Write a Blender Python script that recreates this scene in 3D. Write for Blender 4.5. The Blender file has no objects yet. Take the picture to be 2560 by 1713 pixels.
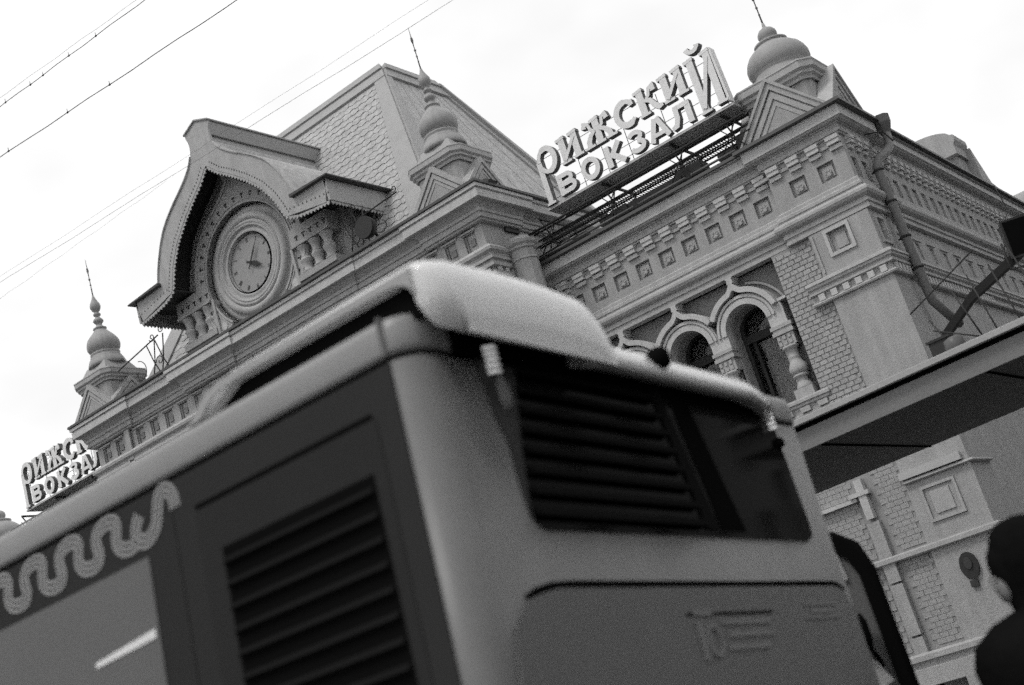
import bpy, bmesh, math, random
from mathutils import Vector, Matrix, Euler
random.seed(7)
R = math.radians
sc = bpy.context.scene
col = sc.collection

# ------------------------------------------------------------------ camera
cam_d = bpy.data.cameras.new("camera"); cam = bpy.data.objects.new("camera", cam_d); col.objects.link(cam)
cam_d.sensor_width = 36.0; cam_d.lens = 47.03; cam_d.clip_start = 0.1; cam_d.clip_end = 3000
rt = Vector((0.75893, 0.58653, -0.28286)).normalized()
dn = Vector((-0.39480, 0.06902, -0.91617)); dn = (dn - dn.dot(rt) * rt).normalized()
fw = rt.cross(dn)
M = Matrix(((rt.x, -dn.x, -fw.x, 0), (rt.y, -dn.y, -fw.y, 0), (rt.z, -dn.z, -fw.z, 1.6), (0, 0, 0, 1)))
cam.matrix_world = M
cam_d.dof.use_dof = True; cam_d.dof.focus_distance = 20.5; cam_d.dof.aperture_fstop = 1.9
sc.camera = cam
sc.cycles.use_denoising = False; sc.cycles.use_adaptive_sampling = True; sc.cycles.adaptive_threshold = 0.12; sc.cycles.adaptive_min_samples = 20
sc.view_settings.view_transform = 'Standard'; sc.view_settings.look = 'None'
sc.view_settings.exposure = 0.0; sc.view_settings.gamma = 1.0; sc.view_settings.use_curve_mapping = False

# ------------------------------------------------------------------ sky and sun (overcast, black and white film)
SUN_EL, SUN_AZ = 60.0, 200.0            # azimuth measured from +Y clockwise
w = bpy.data.worlds.new("World"); sc.world = w; w.use_nodes = True
nt = w.node_tree; nt.nodes.clear()
N = nt.nodes.new; Lk = nt.links.new
out = N('ShaderNodeOutputWorld'); bg = N('ShaderNodeBackground'); sky = N('ShaderNodeTexSky')
sky.sky_type = 'NISHITA'; sky.sun_disc = False; sky.sun_elevation = R(SUN_EL); sky.sun_rotation = R(SUN_AZ)
bw = N('ShaderNodeRGBToBW'); tc = N('ShaderNodeTexCoord'); mp = N('ShaderNodeMapping'); nz = N('ShaderNodeTexNoise')
mp.inputs['Scale'].default_value = (1.4, 1.4, 2.6); mp.inputs['Location'].default_value = (3.1, 0.4, 1.7)
nz.inputs['Scale'].default_value = 2.2; nz.inputs['Detail'].default_value = 4.0; nz.inputs['Roughness'].default_value = 0.55
rmp = N('ShaderNodeMapRange'); rmp.inputs['From Min'].default_value = 0.36; rmp.inputs['From Max'].default_value = 0.62
rmp.inputs['To Min'].default_value = 9.7; rmp.inputs['To Max'].default_value = 11.4
mx = N('ShaderNodeMix'); mx.data_type = 'FLOAT'; mx.inputs[0].default_value = 0.93
Lk(tc.outputs['Generated'], mp.inputs['Vector']); Lk(mp.outputs[0], nz.inputs['Vector']); Lk(nz.outputs['Fac'], rmp.inputs['Value'])
Lk(sky.outputs[0], bw.inputs[0]); Lk(bw.outputs[0], mx.inputs[2]); Lk(rmp.outputs[0], mx.inputs[3])
Lk(mx.outputs[0], bg.inputs['Color']); bg.inputs['Strength'].default_value = 0.10
Lk(bg.outputs[0], out.inputs[0])
sd = bpy.data.lights.new("sun", 'SUN'); sd.energy = 1.5; sd.angle = R(14); sd.color = (1.0, 0.985, 0.965)
sun = bpy.data.objects.new("sun", sd); col.objects.link(sun)
_d = Vector((math.sin(R(SUN_AZ)) * math.cos(R(SUN_EL)), math.cos(R(SUN_AZ)) * math.cos(R(SUN_EL)), math.sin(R(SUN_EL))))
sun.rotation_euler = _d.to_track_quat('Z', 'Y').to_euler()

# ------------------------------------------------------------------ materials (all grey: the place is seen on black and white film)
MAT = {}
def mat(name, v, rough=0.85, var=0.12, scale=3.0, grain=0.10, gscale=160.0, bump=0.0, bscale=60.0, metal=0.0, spec=0.2, alpha=1.0, emit=0.0, streak=0.0, coat=0.0, tint=(1, 1, 1), objvar=0.0):
    m = bpy.data.materials.new(name); m.use_nodes = True; MAT[name] = m
    n = m.node_tree.nodes; l = m.node_tree.links; b = n['Principled BSDF']
    b.inputs['Roughness'].default_value = rough; b.inputs['Metallic'].default_value = metal
    b.inputs['Specular IOR Level'].default_value = spec
    if alpha < 1: b.inputs['Alpha'].default_value = alpha
    if emit: b.inputs['Emission Color'].default_value = (1, 1, 1, 1); b.inputs['Emission Strength'].default_value = emit
    if coat: b.inputs['Coat Weight'].default_value = coat; b.inputs['Coat Roughness'].default_value = 0.12
    t = n.new('ShaderNodeTexCoord')
    a = n.new('ShaderNodeTexNoise'); a.inputs['Scale'].default_value = scale; a.inputs['Detail'].default_value = 6; a.inputs['Roughness'].default_value = 0.65
    g = n.new('ShaderNodeTexNoise'); g.inputs['Scale'].default_value = gscale; g.inputs['Detail'].default_value = 2; g.inputs['Roughness'].default_value = 0.8
    l.new(t.outputs['Object'], a.inputs['Vector']); l.new(t.outputs['Object'], g.inputs['Vector'])
    def madd(src, k):
        q = n.new('ShaderNodeMath'); q.operation = 'MULTIPLY_ADD'; l.new(src, q.inputs[0]); q.inputs[1].default_value = k; q.inputs[2].default_value = -k * 0.5
        return q.outputs[0]
    def add(x, y):
        q = n.new('ShaderNodeMath'); q.operation = 'ADD'; l.new(x, q.inputs[0])
        if isinstance(y, float): q.inputs[1].default_value = y
        else: l.new(y, q.inputs[1])
        return q.outputs[0]
    s = add(madd(a.outputs['Fac'], var * 2.4), madd(g.outputs['Fac'], grain * 2.4))
    if streak:
        mm = n.new('ShaderNodeMapping'); mm.inputs['Scale'].default_value = (9, 9, 0.7); l.new(t.outputs['Object'], mm.inputs['Vector'])
        k = n.new('ShaderNodeTexNoise'); k.inputs['Scale'].default_value = 1.0; k.inputs['Detail'].default_value = 5; l.new(mm.outputs[0], k.inputs['Vector'])
        s = add(s, madd(k.outputs['Fac'], streak * 2.4))
    if objvar:
        oi = n.new('ShaderNodeObjectInfo'); s = add(s, madd(oi.outputs['Random'], objvar * 2))
    s = add(s, 1.0)
    q = n.new('ShaderNodeMath'); q.operation = 'MULTIPLY'; l.new(s, q.inputs[0]); q.inputs[1].default_value = v
    q2 = n.new('ShaderNodeMath'); q2.operation = 'MAXIMUM'; l.new(q.outputs[0], q2.inputs[0]); q2.inputs[1].default_value = v * 0.3
    cc = n.new('ShaderNodeCombineColor')
    for i in range(3):
        e = n.new('ShaderNodeMath'); e.operation = 'MULTIPLY'; l.new(q2.outputs[0], e.inputs[0]); e.inputs[1].default_value = tint[i]; l.new(e.outputs[0], cc.inputs[i])
    l.new(cc.outputs[0], b.inputs['Base Color'])
    if bump:
        bp = n.new('ShaderNodeBump'); bp.inputs['Strength'].default_value = bump; bp.inputs['Distance'].default_value = 0.02
        bn = n.new('ShaderNodeTexNoise'); bn.inputs['Scale'].default_value = bscale; bn.inputs['Detail'].default_value = 4
        l.new(t.outputs['Object'], bn.inputs['Vector']); l.new(bn.outputs['Fac'], bp.inputs['Height']); l.new(bp.outputs[0], b.inputs['Normal'])
    return m
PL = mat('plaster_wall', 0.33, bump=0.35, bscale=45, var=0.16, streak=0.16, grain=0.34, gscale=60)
TR = mat('plaster_trim', 0.37, bump=0.25, bscale=50, var=0.16, streak=0.15, grain=0.32, gscale=60)
TL = mat('pale_trim', 0.46, bump=0.2, bscale=50, var=0.15, streak=0.13, grain=0.28, gscale=60)
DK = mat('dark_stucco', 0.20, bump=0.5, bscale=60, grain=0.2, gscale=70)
BR = mat('painted_brick', 0.35, bump=0.5, bscale=60, grain=0.3, gscale=60, objvar=0.10)
MO = mat('mortar', 0.28, grain=0.2)
GU = mat('gutter_metal', 0.075, rough=0.5, grain=0.2)
RF = mat('roof_sheet', 0.36, rough=0.6, var=0.34, scale=5, grain=0.40, gscale=14, bump=0.3, bscale=12, streak=0.10)
RT = mat('roof_trim', 0.32, rough=0.6, var=0.15, grain=0.15, gscale=40)
DM = mat('dome_metal', 0.29, rough=0.55, var=0.15, scale=4, grain=0.15, gscale=60, streak=0.06)
IR = mat('dark_iron', 0.035, rough=0.6, grain=0.3)
IG = mat('grey_steel', 0.12, rough=0.5, grain=0.2)
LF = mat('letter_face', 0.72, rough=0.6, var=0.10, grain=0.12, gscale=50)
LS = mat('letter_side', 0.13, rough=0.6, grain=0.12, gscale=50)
CL = mat('clock_face', 0.30, rough=0.7, var=0.10, scale=5, grain=0.15, gscale=50)
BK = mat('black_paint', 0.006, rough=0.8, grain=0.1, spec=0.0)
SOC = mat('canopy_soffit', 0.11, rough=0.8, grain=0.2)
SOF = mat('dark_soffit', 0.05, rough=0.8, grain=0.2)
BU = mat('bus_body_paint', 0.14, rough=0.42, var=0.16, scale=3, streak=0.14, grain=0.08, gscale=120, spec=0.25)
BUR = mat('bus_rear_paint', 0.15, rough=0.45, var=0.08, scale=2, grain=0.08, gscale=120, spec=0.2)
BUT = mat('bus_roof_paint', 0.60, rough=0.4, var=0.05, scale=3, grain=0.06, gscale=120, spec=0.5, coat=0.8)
BW1 = mat('bus_tinted_window', 0.030, rough=0.6, var=0.12, scale=3, grain=0.08, spec=0.03)
BW2 = mat('bus_film_window', 0.12, rough=0.5, var=0.10, grain=0.08, spec=0.12)
WV = mat('wave_decal', 0.24, rough=0.4, var=0.05, grain=0.06)
GLS = mat('dark_glass', 0.003, rough=0.06, var=0.0, grain=0.0, spec=0.12)
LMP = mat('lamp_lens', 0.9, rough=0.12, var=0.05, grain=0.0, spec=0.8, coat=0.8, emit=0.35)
RUB = mat('black_rubber', 0.006, rough=0.8, grain=0.1, spec=0.0)
WG = mat('window_glass', 0.02, rough=0.08, var=0.25, scale=1.5, grain=0.0, spec=0.8, alpha=0.45)
CU = mat('curtain', 0.75, rough=0.9, var=0.2, scale=2)
GR = mat('asphalt', 0.05, rough=0.9, grain=0.3, gscale=40, bump=0.4)
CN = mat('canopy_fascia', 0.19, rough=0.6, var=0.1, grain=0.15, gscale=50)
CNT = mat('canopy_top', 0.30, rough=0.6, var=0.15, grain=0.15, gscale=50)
CO = mat('black_coat', 0.008, rough=0.9, spec=0.0, var=0.3, scale=8, grain=0.2, bump=0.4, bscale=20)
SKN = mat('skin', 0.24, rough=0.6, var=0.1)

# ------------------------------------------------------------------ mesh helpers
class MB:
    def __init__(s): s.v = []; s.f = []; s.m = []; s.sm = []
    def face(s, pts, m=0, sm=False):
        k = len(s.v); s.v += [tuple(p) for p in pts]; s.f.append(tuple(range(k, k + len(pts)))); s.m.append(m); s.sm.append(sm)
    def hexa(s, p, m=0):            # p: 4 bottom, 4 top
        k = len(s.v); s.v += [tuple(q) for q in p]
        for f in ((3, 2, 1, 0), (4, 5, 6, 7), (0, 1, 5, 4), (1, 2, 6, 5), (2, 3, 7, 6), (3, 0, 4, 7)):
            s.f.append(tuple(k + i for i in f)); s.m.append(m); s.sm.append(False)
        return s
    def box(s, x0, x1, y0, y1, z0, z1, m=0):
        return s.hexa([(x0, y0, z0), (x1, y0, z0), (x1, y1, z0), (x0, y1, z0), (x0, y0, z1), (x1, y0, z1), (x1, y1, z1), (x0, y1, z1)], m)
    def prism(s, pts, fn, a, b, m=0, ms=None, sm=False):   # 2D outline, fn(u, v, t) -> 3D; caps m, sides ms
        n = len(pts); k = len(s.v); ms = m if ms is None else ms
        s.v += [tuple(fn(u, v, a)) for u, v in pts] + [tuple(fn(u, v, b)) for u, v in pts]
        s.f.append(tuple(k + i for i in range(n))); s.m.append(m); s.sm.append(False)
        s.f.append(tuple(k + n + i for i in reversed(range(n)))); s.m.append(m); s.sm.append(False)
        for i in range(n):
            j = (i + 1) % n; s.f.append((k + i, k + n + i, k + n + j, k + j)); s.m.append(ms); s.sm.append(sm)
        return s
    def strip(s, A, B, fn, a, b, m=0, ms=None, closed=False, sm=False):  # band between two outlines, thickness a..b
        n = len(A); k = len(s.v); ms = m if ms is None else ms
        for t in (a, b):
            s.v += [tuple(fn(u, v, t)) for u, v in A] + [tuple(fn(u, v, t)) for u, v in B]
        rng = range(n if closed else n - 1)
        for i in rng:
            j = (i + 1) % n
            A0, A1, B0, B1 = k + i, k + j, k + n + i, k + n + j; o = 2 * n
            for f, mm, q in (((A0, A1, B1, B0), m, False), ((A0 + o, B0 + o, B1 + o, A1 + o), m, False), ((A0, A0 + o, A1 + o, A1), ms, sm), ((B0, B1, B1 + o, B0 + o), ms, sm)):
                s.f.append(f); s.m.append(mm); s.sm.append(q)
        if not closed:
            for i in (0, n - 1):
                s.f.append((k + i, k + n + i, k + 3 * n + i, k + 2 * n + i)); s.m.append(ms); s.sm.append(False)
        return s
    def sweep(s, path, prof, m=0, closed=False, caps=True):   # path XY (outward is to the right of travel), prof (outward, z)
        n = len(path); q = len(prof); k = len(s.v)
        P = [Vector(p) for p in path]
        for i in range(n):
            d = []
            if i > 0 or closed: d.append((P[i] - P[i - 1]).normalized())
            if i < n - 1 or closed: d.append((P[(i + 1) % n] - P[i]).normalized())
            nn = [Vector((e.y, -e.x)) for e in d]
            if len(nn) == 2:
                b = (nn[0] + nn[1]); L = b.length
                off = b / max(1e-6, L) * (1.0 / max(0.25, (b.normalized()).dot(nn[0])))
            else: off = nn[0]
            for (o, z) in prof: s.v.append((P[i].x + off.x * o, P[i].y + off.y * o, z))
        for i in range(n if closed else n - 1):
            for j in range(q):
                a0 = k + i * q + j; a1 = k + i * q + (j + 1) % q; b0 = k + ((i + 1) % n) * q + j; b1 = k + ((i + 1) % n) * q + (j + 1) % q
                s.f.append((a0, a1, b1, b0)); s.m.append(m); s.sm.append(False)
        if caps and not closed:
            s.f.append(tuple(k + j for j in reversed(range(q)))); s.m.append(m); s.sm.append(False)
            s.f.append(tuple(k + (n - 1) * q + j for j in range(q))); s.m.append(m); s.sm.append(False)
        return s
    def lathe(s, prof, cx, cy, n=32, m=0, rib=0.0, nr=0, axis=None, sm=True):
        k = len(s.v)
        for (r, z) in prof:
            for i in range(n):
                t = 2 * math.pi * i / n; rr = r * (1 + rib * math.cos(nr * t)) if rib else r
                p = (cx + rr * math.cos(t), cy + rr * math.sin(t), z)
                s.v.append(p if axis is None else axis(rr * math.cos(t), rr * math.sin(t), z))
        for j in range(len(prof) - 1):
            for i in range(n):
                i2 = (i + 1) % n
                s.f.append((k + j * n + i, k + j * n + i2, k + (j + 1) * n + i2, k + (j + 1) * n + i)); s.m.append(m); s.sm.append(sm)
        if prof[0][0] > 1e-4: s.f.append(tuple(k + i for i in reversed(range(n)))); s.m.append(m); s.sm.append(False)
        if prof[-1][0] > 1e-4: s.f.append(tuple(k + (len(prof) - 1) * n + i for i in range(n))); s.m.append(m); s.sm.append(False)
        return s
    def tube(s, pts, r, n=8, m=0):
        P = [Vector(p) for p in pts]; k = len(s.v); up = None
        rs = r if isinstance(r, (list, tuple)) else [r] * len(P)
        for i, p in enumerate(P):
            d = (P[min(i + 1, len(P) - 1)] - P[max(i - 1, 0)]).normalized()
            if up is None: up = Vector((0, 0, 1)) if abs(d.z) < 0.9 else Vector((0, 1, 0))
            a = d.cross(up).normalized(); b = a.cross(d).normalized(); up = b
            for j in range(n):
                t = 2 * math.pi * j / n; s.v.append(tuple(p + (a * math.cos(t) + b * math.sin(t)) * rs[i]))
        for i in range(len(P) - 1):
            for j in range(n):
                j2 = (j + 1) % n; s.f.append((k + i * n + j, k + i * n + j2, k + (i + 1) * n + j2, k + (i + 1) * n + j)); s.m.append(m); s.sm.append(True)
        s.f.append(tuple(k + j for j in reversed(range(n)))); s.m.append(m); s.sm.append(False)
        s.f.append(tuple(k + (len(P) - 1) * n + j for j in range(n))); s.m.append(m); s.sm.append(False)
        return s
    def wall(s, u0, u1, v0, v1, holes, fn, depth, m=0, mb=None):   # flat wall with rectangular recesses
        mb = m if mb is None else mb
        us = sorted({u0, u1} | {h[0] for h in holes} | {h[1] for h in holes}); vs = sorted({v0, v1} | {h[2] for h in holes} | {h[3] for h in holes})
        us = [u for u in us if u0 <= u <= u1]; vs = [v for v in vs if v0 <= v <= v1]
        for a, b in zip(us, us[1:]):
            for c, d in zip(vs, vs[1:]):
                um, vm = (a + b) / 2, (c + d) / 2
                if any(h[0] < um < h[1] and h[2] < vm < h[3] for h in holes): continue
                s.face([fn(a, c, 0), fn(b, c, 0), fn(b, d, 0), fn(a, d, 0)], m)
        for h in holes:
            a, b, c, d = h[:4]; D = depth
            s.face([fn(a, c, D), fn(b, c, D), fn(b, d, D), fn(a, d, D)], mb)
            s.face([fn(a, c, 0), fn(a, c, D), fn(a, d, D), fn(a, d, 0)], m); s.face([fn(b, c, 0), fn(b, d, 0), fn(b, d, D), fn(b, c, D)], m)
            s.face([fn(a, d, 0), fn(a, d, D), fn(b, d, D), fn(b, d, 0)], m); s.face([fn(a, c, 0), fn(b, c, 0), fn(b, c, D), fn(a, c, D)], m)
        return s
    def mesh(s, name, mats, off):
        me = bpy.data.meshes.new(name)
        me.from_pydata([(v[0] - off.x, v[1] - off.y, v[2] - off.z) for v in s.v], [], s.f)
        for q in (mats if isinstance(mats, (list, tuple)) else [mats]): me.materials.append(q)
        me.polygons.foreach_set('material_index', s.m); me.polygons.foreach_set('use_smooth', s.sm)
        me.update(); bm = bmesh.new(); bm.from_mesh(me)
        bmesh.ops.remove_doubles(bm, verts=bm.verts, dist=1e-5); bmesh.ops.recalc_face_normals(bm, faces=bm.faces); bm.to_mesh(me); bm.free()
        return me

OFF = {}
def root(name, loc, label, cat, group=None, rot=None, local=False):
    o = bpy.data.objects.new(name, None); col.objects.link(o); o.location = loc; o.empty_display_size = 0.2
    if rot: o.rotation_euler = rot
    o['label'] = label; o['category'] = cat
    if group: o['group'] = group
    OFF[o.name] = Vector((0, 0, 0)) if local else Vector(loc)
    return o
def part(name, mb, mats, parent, label=None, kind=None):
    off = OFF[parent.name]
    o = bpy.data.objects.new(name, mb.mesh(name, mats, off)); col.objects.link(o); o.parent = parent
    OFF[o.name] = off
    if label: o['label'] = label
    if kind: o['kind'] = kind
    return o
def pieces(name, mb, mats, parent, label=None):            # one object for each separate piece of the builder
    n_ = len(mb.v); par = list(range(n_))
    def find(a):
        while par[a] != a: par[a] = par[par[a]]; a = par[a]
        return a
    seen = {}
    for i, v in enumerate(mb.v):
        k = (round(v[0], 4), round(v[1], 4), round(v[2], 4))
        if k in seen: par[find(i)] = find(seen[k])
        else: seen[k] = i
    for f in mb.f:
        r0 = find(f[0])
        for q in f[1:]: par[find(q)] = r0
    grp = {}
    for fi, f in enumerate(mb.f): grp.setdefault(find(f[0]), []).append(fi)
    out_ = []
    for fs in grp.values():
        m = MB()
        for fi in fs: m.face([mb.v[i] for i in mb.f[fi]], mb.m[fi], mb.sm[fi])
        out_.append(part(name, m, mats, parent, label))
    return out_
def inst(name, me, pos, parent, rot=None, scale=None):     # one more piece sharing a mesh
    o = bpy.data.objects.new(name, me); col.objects.link(o); o.parent = parent
    o.location = Vector(pos) - OFF[parent.name]
    if rot: o.rotation_euler = rot
    if scale: o.scale = scale
    return o
def solo(name, mb, mats, label=None, cat=None, group=None, kind=None, loc=(0, 0, 0)):
    o = bpy.data.objects.new(name, mb.mesh(name, mats, Vector(loc))); col.objects.link(o); o.location = loc
    if label: o['label'] = label
    if cat: o['category'] = cat
    if group: o['group'] = group
    if kind: o['kind'] = kind
    return o
def FY(y0):      # facade coordinates: u = x, v = z, t = into the wall
    return lambda u, v, t: (u, y0 + t, v)
def FX(x0):      # side facade: u = y, v = z, t = into the building (-x)
    return lambda u, v, t: (x0 - t, u, v)
def arc(cx, cz, r, a0, a1, n):
    return [(cx + r * math.cos(R(a0 + (a1 - a0) * i / n)), cz + r * math.sin(R(a0 + (a1 - a0) * i / n))) for i in range(n + 1)]
# ================================================================== ground
g = MB(); g.box(-400, 400, -200, 600, -0.5, 0.0); solo('ground', g, GR, kind='structure')
g = MB(); g.box(-60, 30, 14.2, 21.5, 0.0, 0.13); solo('pavement', g, mat('paving', 0.18, grain=0.2, gscale=30, bump=0.3), kind='structure')

# ================================================================== station building
XC = -16.78
B = root('station_building', (XC, 19.0, 0), 'ornate pale brick and plaster railway station with clock gable, onion domes and cornices', 'building')
def face_of(o, d=0.0): return o
# ---- core volumes
m = MB(); m.box(-11.4, -5.75, 20.0, 34, 0, 9.2); m.box(-32.0, -22.0, 20.0, 34, 0, 9.2); m.box(-22.0, -11.5, 18.3, 34, 0, 10.45)
pieces('wall_core', m, PL, B)
# ---- right wing walls
SQW = [(-7.06 - 0.462 * i) for i in range(9)]; SQB = [-5.87, -6.36]
def sq_hole(c, w=0.14, z0=8.26, z1=8.54): return (c - w, c + w, z0, z1)
m = MB()
m.wall(-11.4, -6.80, 7.59, 9.34, [sq_hole(c) for c in SQW], FY(19.15), 0.07)
m.face([(-6.80, 19.15, 7.59), (-6.80, 19.05, 7.59), (-6.80, 19.05, 9.34), (-6.80, 19.15, 9.34)])
m.wall(-6.80, -5.5, 7.59, 9.34, [sq_hole(c) for c in SQB], FY(19.05), 0.07)
m.wall(19.05, 20.2, 7.59, 9.34, [(19.22, 19.44, 8.14, 8.52), (19.64, 19.86, 8.14, 8.52)], FX(-5.5), 0.06)
m.face([(-5.5, 20.2, 7.59), (-5.55, 20.2, 7.59), (-5.55, 20.2, 9.34), (-5.5, 20.2, 9.34)])
TALL = [20.32 + 0.445 * i for i in range(28)]
m.wall(20.2, 34, 7.59, 9.34, [(c - 0.12, c + 0.12, 8.12, 8.49) for c in TALL], FX(-5.55), 0.06)
part('frieze_wall', m, PL, B)
# rosettes in the square panels
def rosette_mesh(fn, name):
    k = MB()
    k.box(-0.09, 0.09, -0.028, 0, -0.075, 0.105)
    k.prism(arc(0, -0.005, 0.062, 0, 345, 15), lambda u, v, t: (u, t, v), -0.05, -0.028)
    for q in range(6):
        a = q * math.pi / 3; k.prism(arc(0.045 * math.cos(a), -0.005 + 0.045 * math.sin(a), 0.018, 0, 300, 5), lambda u, v, t: (u, t, v), -0.062, -0.05)
    return k.mesh(name, PL, Vector((0, 0, 0)))
RM = rosette_mesh(None, 'rosette')
for c in SQW: inst('rosette', RM, (c + 0.0, 19.218, 8.385), B)
for c in SQB: inst('rosette', RM, (c, 19.118, 8.385), B)
# cornice: eaves, fascia, mouldings
WP = [(-11.4, 19.15), (-6.80, 19.15), (-6.80, 19.05), (-5.5, 19.05), (-5.5, 20.2), (-5.55, 20.2), (-5.55, 34)]
def prof(pts, back=-0.1): return [(back, pts[0][1])] + pts + [(back, pts[-1][1])]
m = MB(); m.sweep(WP, prof([(0.25, 9.315), (0.28, 9.31), (0.29, 9.255), (0.26, 9.25), (0.19, 9.246)])); part('eaves', m, GU, B)
m = MB(); m.sweep(WP, prof([(0.20, 9.245), (0.20, 9.075), (0.17, 9.065), (0.15, 9.05), (0.09, 9.045)])); part('fascia', m, TL, B)
m = MB(); m.sweep(WP, prof([(0.085, 9.044), (0.085, 9.02), (0.06, 9.01), (0.06, 8.985), (0.075, 8.98), (0.06, 8.955), (0.06, 8.90), (0.035, 8.89), (0.035, 8.868)])); part('cornice_moulding', m, TR, B)
m = MB(); m.sweep(WP, prof([(0.035, 8.12), (0.05, 8.10), (0.05, 8.05), (0.075, 8.03), (0.075, 7.985), (0.055, 7.975), (0.06, 7.95), (0.125, 7.93), (0.15, 7.89), (0.15, 7.85), (0.125, 7.81), (0.06, 7.775), (0.055, 7.755), (0.07, 7.75), (0.07, 7.70), (0.045, 7.69), (0.045, 7.65), (0.06, 7.645), (0.06, 7.60), (0.02, 7.592)]))
part('architrave', m, TR, B)
# stepped corbel bricks
k = MB(); k.box(-0.105, 0.105, -0.10, 0, 0.0, 0.062); k.box(-0.100, 0.100, -0.085, 0, -0.068, -0.004); CB1 = k.mesh('corbel', TL, Vector((0, 0, 0)))
k = MB(); k.box(-0.10, 0.10, -0.045, 0, -0.062, 0.0); CB2 = k.mesh('corbel', TL, Vector((0, 0, 0)))
k = MB(); k.box(-0.075, 0.075, -0.03, 0, -0.05, 0.0); CB3 = k.mesh('corbel', TR, Vector((0, 0, 0)))
def corbels(p, d, y, rz=0, s=1.0):
    a = p; 
    inst('corbel', CB1, (a[0], a[1], 8.80), B, rot=(0, 0, rz), scale=(s, 1, 1)); inst('corbel', CB2, (a[0], a[1], 8.715), B, rot=(0, 0, rz), scale=(s, 1, 1))
    inst('corbel', CB3, (d[0], d[1], 8.775), B, rot=(0, 0, rz), scale=(s, 1, 1))
for i in range(13):
    x = -6.95 - 0.362 * i
    corbels((x, 19.15), (x - 0.1825, 19.15), 0)
for i in range(4):
    x = -5.60 - 0.352 * i
    if i < 4: corbels((x, 19.05), (x - 0.178, 19.05), 0)
for i in range(3): corbels((-5.5, 19.33 + 0.30 * i), (-5.5, 19.48 + 0.30 * i), 0, R(90), 0.8)
for i in range(38): corbels((-5.55, 20.42 + 0.30 * i), (-5.55, 20.57 + 0.30 * i), 0, R(90), 0.8)
# ---- window bay of the wing (recessed dark stucco) with arches
BAY = [-7.985 - 1.068 * i for i in range(3)]
m = MB(); hw = 0.534; ra = 0.44
for c in BAY:
    inner = [(c + ra, 5.30)] + arc(c, 6.75, ra, 0, 180, 24) + [(c - ra, 5.30)]
    outer = [(c + hw, 5.30)]
    for i in range(25):
        t = R(180 * i / 24); dx, dz = math.cos(t), math.sin(t); s = min(hw / max(1e-6, abs(dx)), 0.845 / max(1e-6, dz)); outer.append((c + dx * s, 6.75 + dz * s))
    outer.append((c - hw, 5.30)); m.strip(inner, outer, FY(19.33), 0, 0.2)
    m.box(c - hw, c + hw, 19.332, 19.55, 4.2, 5.30); m.box(c - hw, c + hw, 19.334, 19.5, 7.24, 7.592)
m.box(-7.451, -7.2, 19.33, 19.55, 4.2, 7.595)
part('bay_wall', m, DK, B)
m = MB(); m.box(-11.4, -7.2, 19.56, 20.0, 0.0, 4.2); m.box(-11.4, -7.2, 19.60, 19.65, 7.4, 7.58); pieces('lower_wall', m, PL, B)
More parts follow.
